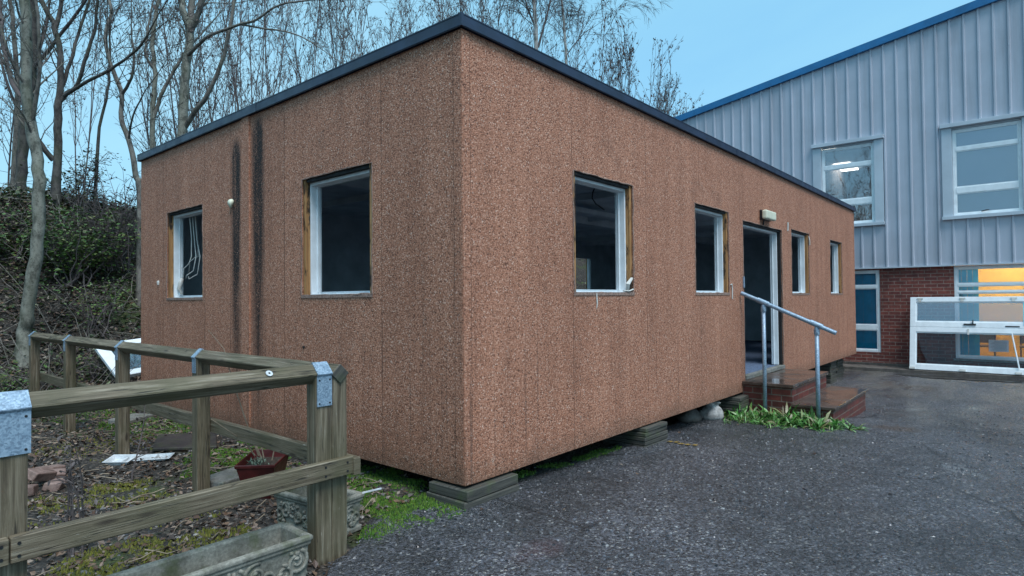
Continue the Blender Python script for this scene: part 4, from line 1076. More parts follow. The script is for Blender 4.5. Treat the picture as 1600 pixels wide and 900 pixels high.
# rooms behind the glass
mb = MB(); mb.box(XF + .27, 1.30, 2.7, XF + 5, 1.35, 4.78); mb.box(XF + .27, -.50, 2.7, XF + 5, -.45, 4.78); mb.box(XF + 5, -.5, 2.7, XF + 5.05, 1.35, 4.78); mb.box(XF + .27, -.5, 4.78, XF + 5.05, 1.35, 4.83); mb.box(XF + .27, -.5, 2.62, XF + 5.05, 1.35, 2.70)
mb.build('upper_room', 'room', bld)
for (u_, v_, lx, ly) in ((1322, 262, .55, .20), (1293, 231.5, .12, .16)):
    q = hit(u_, v_, 'z', 4.735); MB().box(q.x - lx, q.y - ly, 4.735, q.x + lx, q.y + ly, 4.778).build('strip_light', 'lamp', bld)
mb = MB()
for k in range(9): mb.box(13.9 + .33 * (k % 3), -.40, 2.72 + .34 * (k // 3), 14.2 + .33 * (k % 3), .05 - .06 * (k % 2), 3.03 + .34 * (k // 3))
mb.build('shelved_boxes', 'orange', bld)
mb = MB(); mb.box(XF + .27, -1.45, -.4, XF + 2.6, -1.40, 2.4); mb.box(XF + 2.6, -4.2, -.4, XF + 2.65, -1.4, 2.4); mb.box(XF + .27, -4.2, -.4, XF + 2.6, -4.15, 2.4); mb.box(XF + .27, -4.2, 2.4, XF + 2.65, -1.4, 2.45); mb.box(XF + .27, -4.2, -.45, XF + 2.65, -1.4, -.40)
mb.build('yellow_room', 'yellow', bld)
MB().box(XF + 1.0, -2.7, 2.34, XF + 2.1, -2.3, 2.398).build('room_light', 'lampw', bld)
for i, (x, y) in enumerate(((14.4, -1.95), (14.6, -2.75))):
    t = thing('chair', ('brown chair behind the notice inside the yellow room, left one', 'brown chair at the right end inside the yellow room')[i], 'chair', (x, y, -.4), 'chairs in the yellow room')
    MB().box(x - .2, y - .2, .03, x + .2, y + .2, .06).build('seat', 'chair', t)
    mb = MB(); mb.box(x + .18, y - .2, .10, x + .2, y + .2, .44); mb.build('backrest', 'chair', t)
    for sx in (-.18, .18):
        for sy in (-.18, .18): MB().tube([(x + sx, y + sy, -.4), (x + sx, y + sy, .03 if sx < 0 else .42)], .012, 6).build('leg', 'black', t)

# apron in front of the building and the loose window unit standing on it
mb = MB(); mb.box(12.50, Y0, -.7, 13.015, Y1, -.385); tag(mb.build('kerb', 'kerb', bevel=.01), 'low wet concrete strip along the brick wall', 'kerb', kind='structure')
t = thing('leaning_window', 'large white double window unit leaning against the brick wall', 'window', (12.58, -1.8, -.385))
b0 = V((12.58, 0, -.384)); up = V((.34, 0, 1.513)); upn = up.normalized(); hgt = up.length; nx_ = V((-upn.z, 0, upn.x))
def lb(mb, y0, y1, h0, h1, d0=-.03, d1=.03):
    mb.obox(b0 + V((0, (y0 + y1) / 2, 0)) + upn * (h0 + h1) / 2 + nx_ * (.04 + (d0 + d1) / 2), V((0, (y1 - y0) / 2, 0)), upn * (h1 - h0) / 2, nx_ * (d1 - d0) / 2)
YL, YR = -.772, -3.02
for (h0, h1) in ((0, .905), (.907, hgt)):
    mb = MB(); lb(mb, YL - .105, YL, h0, h1); lb(mb, YR, YR + .105, h0, h1); lb(mb, YR + .1055, YL - .1055, h0, h0 + .115, -.029, .029); lb(mb, YR + .1055, YL - .1055, h1 - .105, h1, -.029, .029)
    f = mb.build('frame', 'upvc', t, bevel=.006)
    mb = MB(); a, b, c, d = YR + .106, YL - .106, h0 + .1155, h1 - .1055; s_ = .02
    lb(mb, a, a + s_, c, d, -.014, .012); lb(mb, b - s_, b, c, d, -.014, .012); lb(mb, a + s_, b - s_, c, c + s_, -.013, .011); lb(mb, a + s_, b - s_, d - s_, d, -.013, .011); mb.build('glazing_bead', 'upvc', f)
    mb = MB(); lb(mb, a + s_ + .001, b - s_ - .001, c + s_ + .001, d - s_ - .001, -.004, .004); mb.build('pane', 'glass3' if h0 > 0 else 'glass2', f)
    if h0 > 0:
        mb = MB(); lb(mb, -1.90, -1.70, .955, .985, .03, .05); lb(mb, -1.86, -1.84, .985, 1.06, .035, .06); mb.build('handle', 'black', f)
        for yy in (-.95, -1.68, -2.5):
            mb = MB(); lb(mb, yy - .05, yy + .05, hgt - .05, hgt - .02, .03, .045); lb(mb, yy - .02, yy + .03, hgt - .10, hgt - .045, .03, .043); mb.build('hinge', 'cable', f)
        mb = MB(); lb(mb, -2.58, -2.36, .93, .955, .03, .034); mb.build('vent_slot', 'black', f)
        mb = MB(); lb(mb, -2.78, -2.64, .96, 1.43, .03, .034); mb.build('blue_label', 'blindblue', f)
    else:
        for yy in (-.82, -1.68, -2.55):
            mb = MB(); lb(mb, yy - .05, yy + .05, .01, .05, .03, .05); mb.build('bracket', 'cable', f)
        mb = MB(); mb.tube([b0 + V((0, -2.56, 0)) + upn * .12 + nx_ * .09, b0 + V((0, -2.46, 0)) + upn * .80 + nx_ * .09], .014, 6); mb.build('stay_arm', 'upvc', f)
        mb = MB(); lb(mb, -1.79, -1.76, .76, .88, .03, .045); mb.build('catch', 'cable', f)

# ------------------------------------------------------------------ scatter helpers
def moss_patch(name, label, spots, n, mat, seed, hmax=.011):
    r = random.Random(seed); mb = MB(); tot = sum(s_[2] * s_[3] for s_ in spots)
    for (cx, cy, rx, ry, *dens) in spots:
        k = int(n * rx * ry / tot * (dens[0] if dens else 1))
        for _ in range(k):
            a = r.uniform(0, 6.283); q = math.sqrt(r.random()); x = cx + rx * q * math.cos(a); y = cy + ry * q * math.sin(a)
            e = noise.noise(V((x * 4.5, y * 4.5, 9))) + .5 * noise.noise(V((x * 14, y * 14, 2)))
            if e < -.28 + .9 * max(0, q - .55): continue
            z = max(soil_z(x, y), (gz(x, y) + .003) if in_tar(x, y) else -9)
            h = hmax * r.uniform(.5, 1.2) * (1 + 1.2 * max(0, e)); s_ = r.uniform(.005, .011)
            i = len(mb.v); b = r.uniform(0, 6.28)
            for j in range(3): mb.v.append(V((x + s_ * math.cos(b + 2.094 * j), y + s_ * math.sin(b + 2.094 * j), z - .004)))
            mb.v.append(V((x + r.uniform(-.005, .005), y + r.uniform(-.005, .005), z + h)))
            mb.f += [(i, i + 1, i + 3), (i + 1, i + 2, i + 3), (i + 2, i, i + 3)]
    tag(mb.build(name, mat, recalc=False), label, 'moss', kind='stuff')
moss_patch('moss', 'vivid green moss carpet along the foot of the cabin walls',
           [(-.22, .62, .40, .48), (.02, 1.15, .28, .45), (-.28, .28, .24, .24, .8), (-.55, .16, .16, .14, .7), (-.3, .1, .4, .2, .25), (-.1, .3, .35, .3, .4), (-.25, 2.55, .48, .55), (-.62, 2.1, .25, .3), (-.45, 1.9, .4, .3), (1.25, .22, .85, .10, .8), (1.9, .16, .3, .07, .8), (-.35, 4.4, .4, .8, .5), (-.5, 5.6, .4, .6, .4)], 42000, 'moss', 21)
moss_patch('olive_moss', 'patchy olive moss on the soil inside the fence',
           [(-1.72, .93, .32, .22), (-1.35, .80, .35, .16), (-1.2, .45, .3, .14), (-1.0, .48, .14, .14), (-1.45, 2.2, .4, .35, .5), (-1.15, 2.3, .25, .3, .5), (-1.9, 1.6, .4, .4, .25), (-1.2, 1.5, .4, .4, .25), (-.9, 3.8, .5, .6, .2)], 17000, 'moss_olive', 22, .013)

def scatter_leaves(name, label, mat, n, region, size, seed, lift=.006, tilt=.5, mask=None, zf=soil_z, cat='leaves'):
    r = random.Random(seed); mb = MB()
    for _ in range(n):
        x = r.uniform(*region[0]); y = r.uniform(*region[1])
        if mask and not mask(x, y, r): continue
        z = zf(x, y) + r.uniform(0, lift)
        a = r.uniform(0, 6.28); nrm = V((r.gauss(0, tilt), r.gauss(0, tilt), 1)).normalized(); d = V((math.cos(a), math.sin(a), 0)); d = (d - nrm * d.dot(nrm)).normalized()
        l_ = r.uniform(*size); leaf(mb, V((x, y, z)) - d * l_ / 2, d, nrm, l_, l_ * r.uniform(.4, .8), r.uniform(-.25, .35))
    return tag(mb.build(name, mat, recalc=False), label, cat, kind='stuff')
def litter_mask(x, y, r):
    if in_tar(x, y): return r.random() < .03
    if -.05 < x and y > .3: return r.random() < .15
    return noise.noise(V((x * 1.7, y * 1.7, 4))) > -.35 + .25 * r.random() - .15
scatter_leaves('leaf_litter', 'brown fallen leaves scattered over the soil', 'leaf_litter', 15000, ((-2.6, .5), (-.2, 7.4)), (.018, .055), 31, .02, .55, litter_mask)
def stones(name, label, n, region, size, seed, mask, zf, mat='pebbles'):
    r = random.Random(seed); mb = MB()
    base = [V((1, 0, 0)), V((-1, 0, 0)), V((0, 1, 0)), V((0, -1, 0)), V((0, 0, 1)), V((.6, .6, .5)), V((-.6, .6, .5)), V((.6, -.6, .5)), V((-.6, -.6, .5))]
    fc = ((0, 5, 7), (2, 5, 6), (1, 6, 8), (3, 7, 8), (4, 5, 6), (4, 6, 8), (4, 8, 7), (4, 7, 5), (0, 2, 5), (2, 1, 6), (1, 3, 8), (3, 0, 7))
    for _ in range(n):
        x = r.uniform(*region[0]); y = r.uniform(*region[1])
        if not mask(x, y, r): continue
        s_ = size[0] + (size[1] - size[0]) * r.random() ** 2.5; a = r.uniform(0, 6.28); k = r.uniform(.55, 1); z = zf(x, y); hh = r.uniform(.45, .8)
        i = len(mb.v)
        for p in base:
            q = p * s_ * r.uniform(.8, 1.15); u, w = q.x, q.y * k
            mb.v.append(V((x + u * math.cos(a) - w * math.sin(a), y + u * math.sin(a) + w * math.cos(a), z - .002 + q.z * hh)))
        mb.f += [tuple(i + j for j in f) for f in fc]
    return tag(mb.build(name, mat, recalc=False), label, 'gravel', kind='stuff')
stones('soil_stones', 'grey stones and clinker strewn on the soil inside the fence', 5200, ((-2.5, .3), (.1, 6.8)), (.005, .024), 41, lambda x, y, r: not in_tar(x, y) and noise.noise(V((x * 1.3, y * 1.3, 1))) > -.3, soil_z)
stones('loose_gravel', 'loose dark chippings lying on the worn tarmac', 30000, ((-1.2, 8), (-2.75, .5)), (.004, .0155), 42, lambda x, y, r: in_tar(x, y) and r.random() < (1.15 - .12 * max(0, x)) * (.55 + .6 * noise.noise(V((x * 1.6, y * 1.6, 6)))), lambda x, y: gz(x, y) + .003, 'chippings')
scatter_leaves('yard_litter', 'odd fallen leaves lying on the wet tarmac', 'leaf_litter', 260, ((-.9, 9), (-2.7, .5)), (.02, .05), 36, .004, .25, lambda x, y, r: in_tar(x, y) and r.random() < .2 + .8 * sstep(-.8, .1, y), lambda x, y: gz(x, y) + .008)
# standing water by the concrete strip, and a pale stain
def blob(name, mat, cx, cy, rx, ry, seed, lift, label, cat):
    mb = MB(); n = 72; mb.v.append(V((cx, cy, gz(cx, cy) + lift)))
    for ring in (.5, 1.0):
        for k in range(n):
            a = 2 * math.pi * k / n; q = ring * (1 + .45 * noise.noise(V((math.cos(a) * 2, math.sin(a) * 2, seed))) + .18 * noise.noise(V((math.cos(a) * 7, math.sin(a) * 7, seed))))
            mb.v.append(V((cx + rx * q * math.cos(a), cy + ry * q * math.sin(a), gz(cx, cy) + lift + (gz(cx + rx * q * math.cos(a), cy + ry * q * math.sin(a)) - gz(cx, cy)))))
    for k in range(n):
        j = (k + 1) % n; mb.f.append((0, 1 + k, 1 + j)); mb.f.append((1 + k, 1 + n + k, 1 + n + j, 1 + j))
    tag(mb.build(name, mat, recalc=False), label, cat, kind='structure')
blob('puddle', 'water', 12.05, -1.9, .34, 1.15, 3, .0125, 'thin puddle along the concrete strip', 'puddle')
blob('puddle', 'water', 12.1, -4.1, .3, .9, 5, .0125, 'thin puddle along the concrete strip', 'puddle')
# twigs on the soil
r = random.Random(51); mb = MB()
for _ in range(340):
    x, y = r.uniform(-2.5, .2), r.uniform(.4, 7.6)
    a = r.uniform(0, 6.28); l_ = r.uniform(.05, .26); pts = []; 
    for k in range(4):
        q = k / 3; xx = x + math.cos(a + .3 * q) * l_ * q; yy = y + math.sin(a + .3 * q) * l_ * q
        pts.append((xx, yy, soil_z(xx, yy) + .008 + .02 * r.random()))
    mb.tube(pts, [.004, .0035, .003, .0015], 4)
tag(mb.build('twig_litter', 'twig_pale', recalc=False), 'thin dead twigs lying over the soil', 'twigs', kind='stuff')

# weeds at the foot of the steps
r = random.Random(61); mb = MB()
path = [(4.62, .02), (4.45, -.12), (4.30, -.2), (4.55, -.3), (4.62, -.45), (4.45, -.5), (4.66, -.62), (4.5, -.75), (4.68, -.8), (4.60, -.95), (4.66, -1.05), (4.70, -1.13)]
for k in range(230):
    c = r.choice(path); x, y = c[0] + r.gauss(-.02, .12), c[1] + r.gauss(0, .12)
    if y < -.7 and r.random() < .35: continue
    if x > 4.89: x = 4.87 - abs(r.gauss(0, .06))
    z = gz(x, y) + .003; edge = max(0, min(1, (4.75 - x) / .5)); sc = r.uniform(.55, 1.25) * (1 - .55 * edge) * (.7 if y < -1.05 else 1)
    lean = V((r.gauss(0, .3), r.gauss(0, .3), 0)); up_ = r.uniform(.5, 1.6)
    for _ in range(r.randint(7, 15)):
        a = r.uniform(0, 6.28); d = V((math.cos(a), math.sin(a), up_ * r.uniform(.2, 1.9))) + lean
        leaf(mb, V((x + r.gauss(0, .012), y + r.gauss(0, .012), z)), d, V((r.gauss(0, .3), r.gauss(0, .3), 1)), r.uniform(.09, .25) * sc, r.uniform(.016, .036) * sc, r.uniform(.10, .48), 4)
tag(mb.build('weeds', 'leaf_weed', recalc=False), 'bright green broad leaved weeds growing at the foot of the handrail', 'weeds', kind='stuff')

# ------------------------------------------------------------------ bank vegetation
def bank_mask(x, y, r):
    z = gz(x, y) + .5 * noise.noise(V((x * .8, y * .8, 2)))
    if z < 1.35 and r.random() < .72: return False
    return noise.noise(V((x * .9, y * .9, 8))) > -.45 or r.random() < .4
scatter_leaves('bank_litter', 'brown leaf litter covering the bank', 'leaf_litter', 19000, ((-6, 3.0), (6.7, 11.5)), (.03, .085), 71, .05, .6, None, gz)
scatter_leaves('ivy_cover', 'dark ivy and bramble leaves covering the steep bank', 'leaf_ivy', 26000, ((-5.5, 2.6), (7.0, 11.4)), (.035, .085), 72, .16, .75, bank_mask, gz)
scatter_leaves('ivy_cover', 'sparse ivy cover on the bank behind the cabin and far left', 'leaf_ivy', 9000, ((-16, 16), (7.4, 13)), (.05, .11), 73, .2, .75, None, gz)
r = random.Random(75); mb = MB()
for _ in range(330):
    x, y = r.uniform(-5, 2.4), r.uniform(6.9, 11.2); z = gz(x, y)
    a = r.uniform(0, 6.28); l_ = r.uniform(.4, 1.5); h = r.uniform(.10, .5); pts = []
    for k in range(6):
        q = k / 5; xx, yy = x + math.cos(a) * l_ * q, y + math.sin(a) * l_ * q
        pts.append((xx + r.uniform(-.03, .03), yy + r.uniform(-.03, .03), max(gz(xx, yy), z - .3) + h * 4 * q * (1 - q) * (.6 + .4 * r.random()) + .02))
    mb.tube(pts, [.006, .0055, .005, .0045, .004, .002], 4)
tag(mb.build('bramble_stems', 'bark_mid', recalc=False), 'tangle of arching bare bramble stems over the bank', 'brambles', kind='stuff')

def bush(name, label, px, py, y, rx, rz, nleaf, nstem, mat, seed, size=(.04, .085), group='leafy shrubs on the bank', stem='twig'):
    r = random.Random(seed); c = hit(px, py, 'y', y); b = V((c.x, y, gz(c.x, y) - .05))
    t = thing(name, label, 'shrub', b, group)
    mb = MB(); lf = MB(); tips = []
    for k in range(nstem):
        q = b + V((r.uniform(-.25, .25) * rx, r.uniform(-.2, .2), 0)); a = r.uniform(0, 6.28); e = r.uniform(.25, 1) ** .6
        tgt = c + V((math.cos(a) * rx * e, math.sin(a) * rx * .6 * e, r.uniform(-.5, 1) * rz))
        pts = [q + (tgt - q) * (j / 6) + V((r.uniform(-.05, .05), r.uniform(-.05, .05), .25 * rz * math.sin(math.pi * j / 6) * .4)) for j in range(7)]
        mb.tube(pts, [.012 - .0016 * j for j in range(7)], 4); tips += pts[2:]
        for j in range(3, 7):
            for _ in range(3):
                d = V((r.gauss(0, 1), r.gauss(0, 1), r.gauss(.2, .8))).normalized() * r.uniform(.1, .35) * max(rx, .5)
                e_ = pts[j] + d; mb.tube([pts[j], pts[j] + d * .55 + V((0, 0, .02)), e_], [.0045, .0035, .002], 3); tips += [e_, pts[j] + d * .6]
    for _ in range(nleaf):
        p = r.choice(tips) + V((r.gauss(0, .06), r.gauss(0, .06), r.gauss(0, .05)))
        a = r.uniform(0, 6.28); l_ = r.uniform(*size)
        leaf(lf, p, V((math.cos(a), math.sin(a), r.uniform(-.7, .3))), V((r.gauss(0, .4), r.gauss(-.2, .4), 1)).normalized(), l_, l_ * r.uniform(.5, .75), r.uniform(-.1, .3))
    mb.build('stems', stem, t, recalc=False)
    if nleaf: lf.build('foliage', mat, t, recalc=False)
bush('bramble_bush', 'broad mid green bramble bush on the bank right of the pale tree', 120, 375, 9.3, .95, .55, 2600, 26, 'leaf_bush', 81)
bush('bramble_bush', 'green bramble bush at the left edge behind the pale tree', 12, 385, 9.6, .8, .6, 1600, 18, 'leaf_bush', 82)
bush('holly_bush', 'dark small leaved holly bush on top of the bank beside the forked tree', 122, 285, 10.6, .62, .62, 850, 18, 'leaf_ivy', 83)
bush('thorn_thicket', 'dense dark leafless thorn thicket at the corner of the cabin', 178, 330, 9.6, .75, .95, 420, 46, 'leaf_dead', 84)
bush('low_bramble', 'low green bramble at the far end of the fence left of the end post', 8, 588, 7.3, .40, .16, 420, 8, 'leaf_bush', 85, (.03, .06))
bush('low_bramble', 'low dark green growth at the foot of the bank between the fence posts', 128, 552, 7.6, .5, .14, 380, 8, 'leaf_ivy', 86, (.03, .06))
bush('low_bramble', 'yellowing low bramble half way down the bank near the cabin corner', 150, 450, 8.5, .6, .2, 500, 10, 'leaf_bush', 87, (.03, .06))

# ------------------------------------------------------------------ trees
def branch(mb, lf, p, d, ln, r0, lvl, r, P):
    n = P['seg'][lvl]; pts = [p.copy()]; rad = [r0]; dirs = [d]
    for k in range(n):
        d = (d + V((r.gauss(0, 1), r.gauss(0, 1), r.gauss(0, 1))) * P['wig'][lvl] + V((0, 0, P['up'][lvl]))).normalized()
        p = p + d * ln / n; pts.append(p); rad.append(r0 * (1 - .78 * (k + 1) / n)); dirs.append(d)
    mb.tube(pts, rad, P['sides'][lvl], False)
    if lvl + 1 < len(P['num']):
        for _ in range(int(P['num'][lvl + 1] * max(.5, ln / P['ref'][lvl]))):
            f = r.uniform(P['from'], 1); i = min(n - 1, int(f * n)); q = pts[i] + (pts[i + 1] - pts[i]) * (f * n - i)
            a = dirs[i + 1].orthogonal().normalized(); a = Matrix.Rotation(r.uniform(0, 6.283), 3, dirs[i + 1]) @ a
            ang = r.uniform(*P['ang']); dd = (dirs[i + 1] * math.cos(ang) + a * math.sin(ang)).normalized()
            branch(mb, lf, q, dd, ln * r.uniform(*P['len']) * (1.15 - .5 * f), max(P['rmin'], rad[i] * P['rk']), lvl + 1, r, P)
    elif lf is not None:
        for q in pts[1:]:
            if r.random() < P['leaf']: leaf(lf, q, V((r.gauss(0, .5), r.gauss(0, .5), -1)), V((r.gauss(0, 1), r.gauss(0, 1), .2)).normalized(), r.uniform(.03, .07), r.uniform(.02, .045))
PT = dict(seg=[8, 6, 5, 4], wig=[.06, .14, .17, .2], up=[.05, .05, .05, .05], sides=[8, 5, 4, 3], num=[1, 9, 7, 5], ref=[5, 2.2, .9, .4], ang=(.35, 1.0), len=(.32, .6), rk=.55, rmin=.0048, leaf=.06, **{'from': .25})
def P_(**k): q = dict(PT); q.update(k); return q
def traced_tree(name, label, bark, limbs, d0, seed, P, sub=(12, 1.7), group=None, twigs='twig', w0=None):
    """limbs: list of (polyline [(u,v,depth)], r0, r1); the first one is the trunk"""
    r = random.Random(seed)
    first = at(*limbs[0][0][0]); base = V((first.x, first.y, gz(first.x, first.y) - .1))
    t = thing(name, label, 'tree', base, group or 'bare trees on the bank')
    tr = MB(); br = MB(); lf = MB()
    for li, (pl, r0, r1) in enumerate(limbs):
        pts = [at(*q) for q in pl]
        if li == 0: pts = [base] + [q for q in pts if q.z > base.z + .15]
        # smooth subdivision with a little wander
        out = []
        for i in range(len(pts) - 1):
            a, b = pts[i], pts[i + 1]; p0 = pts[max(0, i - 1)]; p3 = pts[min(len(pts) - 1, i + 2)]
            for k in range(4):
                s_ = k / 4; c = .5 * ((2 * a) + (b - p0) * s_ + (2 * p0 - 5 * a + 4 * b - p3) * s_ ** 2 + (-p0 + 3 * a - 3 * b + p3) * s_ ** 3)
                out.append(c + V((r.gauss(0, 1), r.gauss(0, 1), 0)) * min(r0 * .12, .012))
        out.append(pts[-1]); n = len(out)
        rad = [(r0 + (r1 - r0) * i / (n - 1)) * (1 + (.35 * max(0, 1 - i / 3) if li == 0 else 0)) * r.uniform(.95, 1.06) for i in range(n)]
        (tr if li == 0 else br).tube(out, rad, 10 if li == 0 else 7, False)
        # the tip carries on above the frame
        d = (out[-1] - out[-2]).normalized(); L0 = sub[1] * 1.5
        branch(br, lf, out[-1], d, L0, rad[-1] * .8, 1, r, P)
        for _ in range(int(sub[0] * (1 if li == 0 else .7))):
            i = r.randint(int(n * (.5 if li == 0 else .25)), n - 2); dd = (out[i + 1] - out[i]).normalized()
            a = Matrix.Rotation(r.uniform(0, 6.283), 3, dd) @ dd.orthogonal().normalized(); ang = r.uniform(.5, 1.1)
            branch(br, lf, out[i], (dd * math.cos(ang) + a * math.sin(ang) + V((0, 0, .2))).normalized(), sub[1] * r.uniform(.5, 1.2), max(.007, rad[i] * .24), 1, r, P)
    tr.build('trunk', bark, t, smooth=True, recalc=False)
    br.build('branches', bark if twigs is None else twigs, t, smooth=True, recalc=False)
    if lf.f: lf.build('dead_leaves', 'leaf_dead', t, recalc=False)
    return t
Pt = P_(num=[1, 13, 10, 7])
traced_tree('bare_tree', 'nearest pale grey tree with a lichen spotted trunk behind the fence end', 'bark_pale', [
    ([(38, 520, 8.6), (43, 490, 8.6), (56, 400, 8.6), (62, 300, 8.6), (55, 235, 8.6), (45, 175, 8.6), (42, 90, 8.6), (37, 0, 8.6), (36, -80, 8.7)], .088, .06),
    ([(50, 190, 8.6), (60, 130, 8.5), (62, 60, 8.4), (56, 0, 8.3)], .03, .018),
    ([(44, 140, 8.6), (20, 100, 8.4), (0, 40, 8.3)], .022, .012)], 8.6, 101, Pt, (6, 1.3), twigs='bark_mid')
DARK_TREE = traced_tree('bare_tree', 'thick dark trunk standing directly behind the pale tree at the left', 'bark_dark', [
    ([(32, 300, 11.6), (36, 228, 11.6), (46, 150, 11.6), (52, 107, 11.6), (52, 0, 11.6), (54, -60, 11.6)], .098, .06),
    ([(50, 110, 11.6), (87, 64, 11.4), (117, 25, 11.3), (137, -5, 11.2)], .036, .022),
    ([(39, 167, 11.6), (20, 130, 11.7), (11, 100, 11.7), (2, 46, 11.8), (0, 0, 11.9)], .05, .03),
    ([(54, 105, 11.6), (72, 40, 11.8), (78, 0, 11.9)], .03, .02)], 11.6, 102, Pt, (8, 1.6))
traced_tree('bare_tree', 'slim grey tree at the far left edge of the picture', 'bark_mid', [
    ([(20, 299, 12.6), (26, 199, 12.6), (28, 130, 12.6), (25, 89, 12.6), (16, 0, 12.6), (14, -40, 12.6)], .06, .035),
    ([(27, 170, 12.6), (8, 120, 12.5), (-4, 60, 12.5)], .03, .02)], 12.6, 103, Pt, (8, 1.5))
traced_tree('bare_tree', 'dark forked tree on the bank with a long arm reaching to the right', 'bark_dark', [
    ([(87, 316, 11.0), (90, 240, 11.0), (91, 171, 11.0), (93, 150, 11.0), (94, 89, 11.0), (86, 46, 11.0), (64, 0, 11.0), (55, -30, 11.0)], .072, .034),
    ([(94, 158, 11.0), (105, 145, 11.0), (121, 132, 10.9), (135, 85, 10.8), (148, 46, 10.8), (153, 0, 10.7)], .042, .022),
    ([(93, 150, 11.0), (104, 115, 11.1), (114, 85, 11.1), (122, 53, 11.2), (140, 0, 11.3)], .036, .022),
    ([(84, 250, 11.0), (66, 228, 10.9), (55, 206, 10.8), (52, 180, 10.8)], .05, .03),
    ([(100, 150, 11.0), (135, 128, 10.7), (171, 110, 10.4), (213, 78, 10.2), (232, 52, 10.1)], .034, .016),
    ([(86, 46, 11.0), (94, 15, 11.1), (97, -10, 11.1)], .04, .03)], 11.0, 104, Pt, (7, 1.5), twigs='bark_dark')
traced_tree('bare_tree', 'thin dark sapling between the forked tree and the cabin corner', 'bark_dark', [
    ([(149, 300, 11.5), (156, 199, 11.5), (168, 142, 11.5), (171, 90, 11.5), (172, 40, 11.5)], .035, .015)], 11.5, 105, P_(num=[1, 8, 6, 4]), (9, 1.1))
traced_tree('bare_tree', 'wavy slim tree forking like a lyre beside the left end of the cabin roof', 'bark_mid', [
    ([(218, 300, 10.6), (213, 277, 10.6), (204, 228, 10.6), (190, 185, 10.6), (190, 146, 10.6), (176, 110, 10.6), (165, 60, 10.6), (174, 21, 10.6), (170, 0, 10.6)], .052, .024),
    ([(190, 148, 10.6), (205, 122, 10.5), (210, 85, 10.5), (206, 60, 10.5)], .028, .014),
    ([(201, 220, 10.6), (208, 180, 10.4), (228, 140, 10.3)], .02, .01)], 10.6, 106, Pt, (7, 1.2), twigs='bark_dark')
V_TREE = traced_tree('bare_tree', 'tall pale smooth barked tree with a V fork above the cabin roof', 'bark_pale', [
    ([(283, 300, 13.2), (285, 215, 13.2), (288, 140, 13.2), (292, 95, 13.2), (297, 50, 13.2), (288, 22, 13.2), (281, -10, 13.2)], .112, .065),
    ([(297, 52, 13.2), (299, 20, 13.3), (300, -15, 13.4)], .075, .06),
    ([(297, 52, 13.2), (308, 25, 13.1), (318, -10, 13.0)], .07, .055),
    ([(288, 200, 13.2), (305, 172, 13.0), (322, 152, 12.9), (345, 100, 12.8), (360, 40, 12.7), (368, -10, 12.7)], .055, .032),
    ([(292, 90, 13.2), (312, 68, 12.9), (330, 55, 12.7), (376, 38, 12.4), (400, 31, 12.2), (436, 8, 12.0), (484, 0, 11.9)], .04, .016),
    ([(376, 38, 12.4), (415, 45, 12.2), (440, 48, 12.1), (470, 57, 12.0), (500, 75, 12.0)], .022, .009)], 13.2, 107, P_(num=[1, 8, 6, 4], leaf=.10), (5, 1.4), twigs='bark_mid')
traced_tree('bare_tree', 'slender pale stem leaning beside the V forked tree', 'bark_pale', [
    ([(238, 300, 13.4), (238, 230, 13.4), (239, 165, 13.4), (242, 115, 13.4), (239, 60, 13.4), (247, 0, 13.4), (249, -20, 13.4)], .062, .036),
    ([(240, 185, 13.4), (250, 155, 13.4), (262, 128, 13.4), (276, 105, 13.4), (287, 84, 13.4)], .042, .03),
    ([(242, 110, 13.4), (228, 85, 13.3), (232, 40, 13.3), (240, 0, 13.3)], .03, .018)], 13.4, 108, Pt, (5, 1.2), twigs='bark_mid')
PB_ = P_(num=[1, 16, 12, 8], up=[.05, .03, -.10, -.18], ang=(.3, .8), leaf=.02, rmin=.0065)
traced_tree('birch_tree', 'pale birch trunk with drooping twigs rising behind the middle of the roof', 'bark_birch', [
    ([(838, 300, 24.), (838, 78, 24.), (836, 30, 24.), (834, 0, 24.), (832, -60, 24.)], .10, .06),
    ([(841, 74, 24.), (850, 40, 24.), (858, 10, 24.), (868, -40, 24)], .05, .03),
    ([(836, 40, 24.), (824, 10, 24.), (815, -30, 24)], .04, .03)], 24., 109, PB_, (14, 2.2), 'birches behind the roof')
traced_tree('birch_tree', 'thinner second birch standing right of the pale one behind the roof', 'bark_birch', [
    ([(886, 300, 25.), (885, 102, 25.), (881, 45, 25.), (878, 0, 25.), (874, -50, 25.)], .07, .04),
    ([(883, 90, 25.), (897, 70, 25.), (915, 50, 25.), (928, 42, 25)], .025, .012)], 25., 110, PB_, (12, 1.9), 'birches behind the roof')

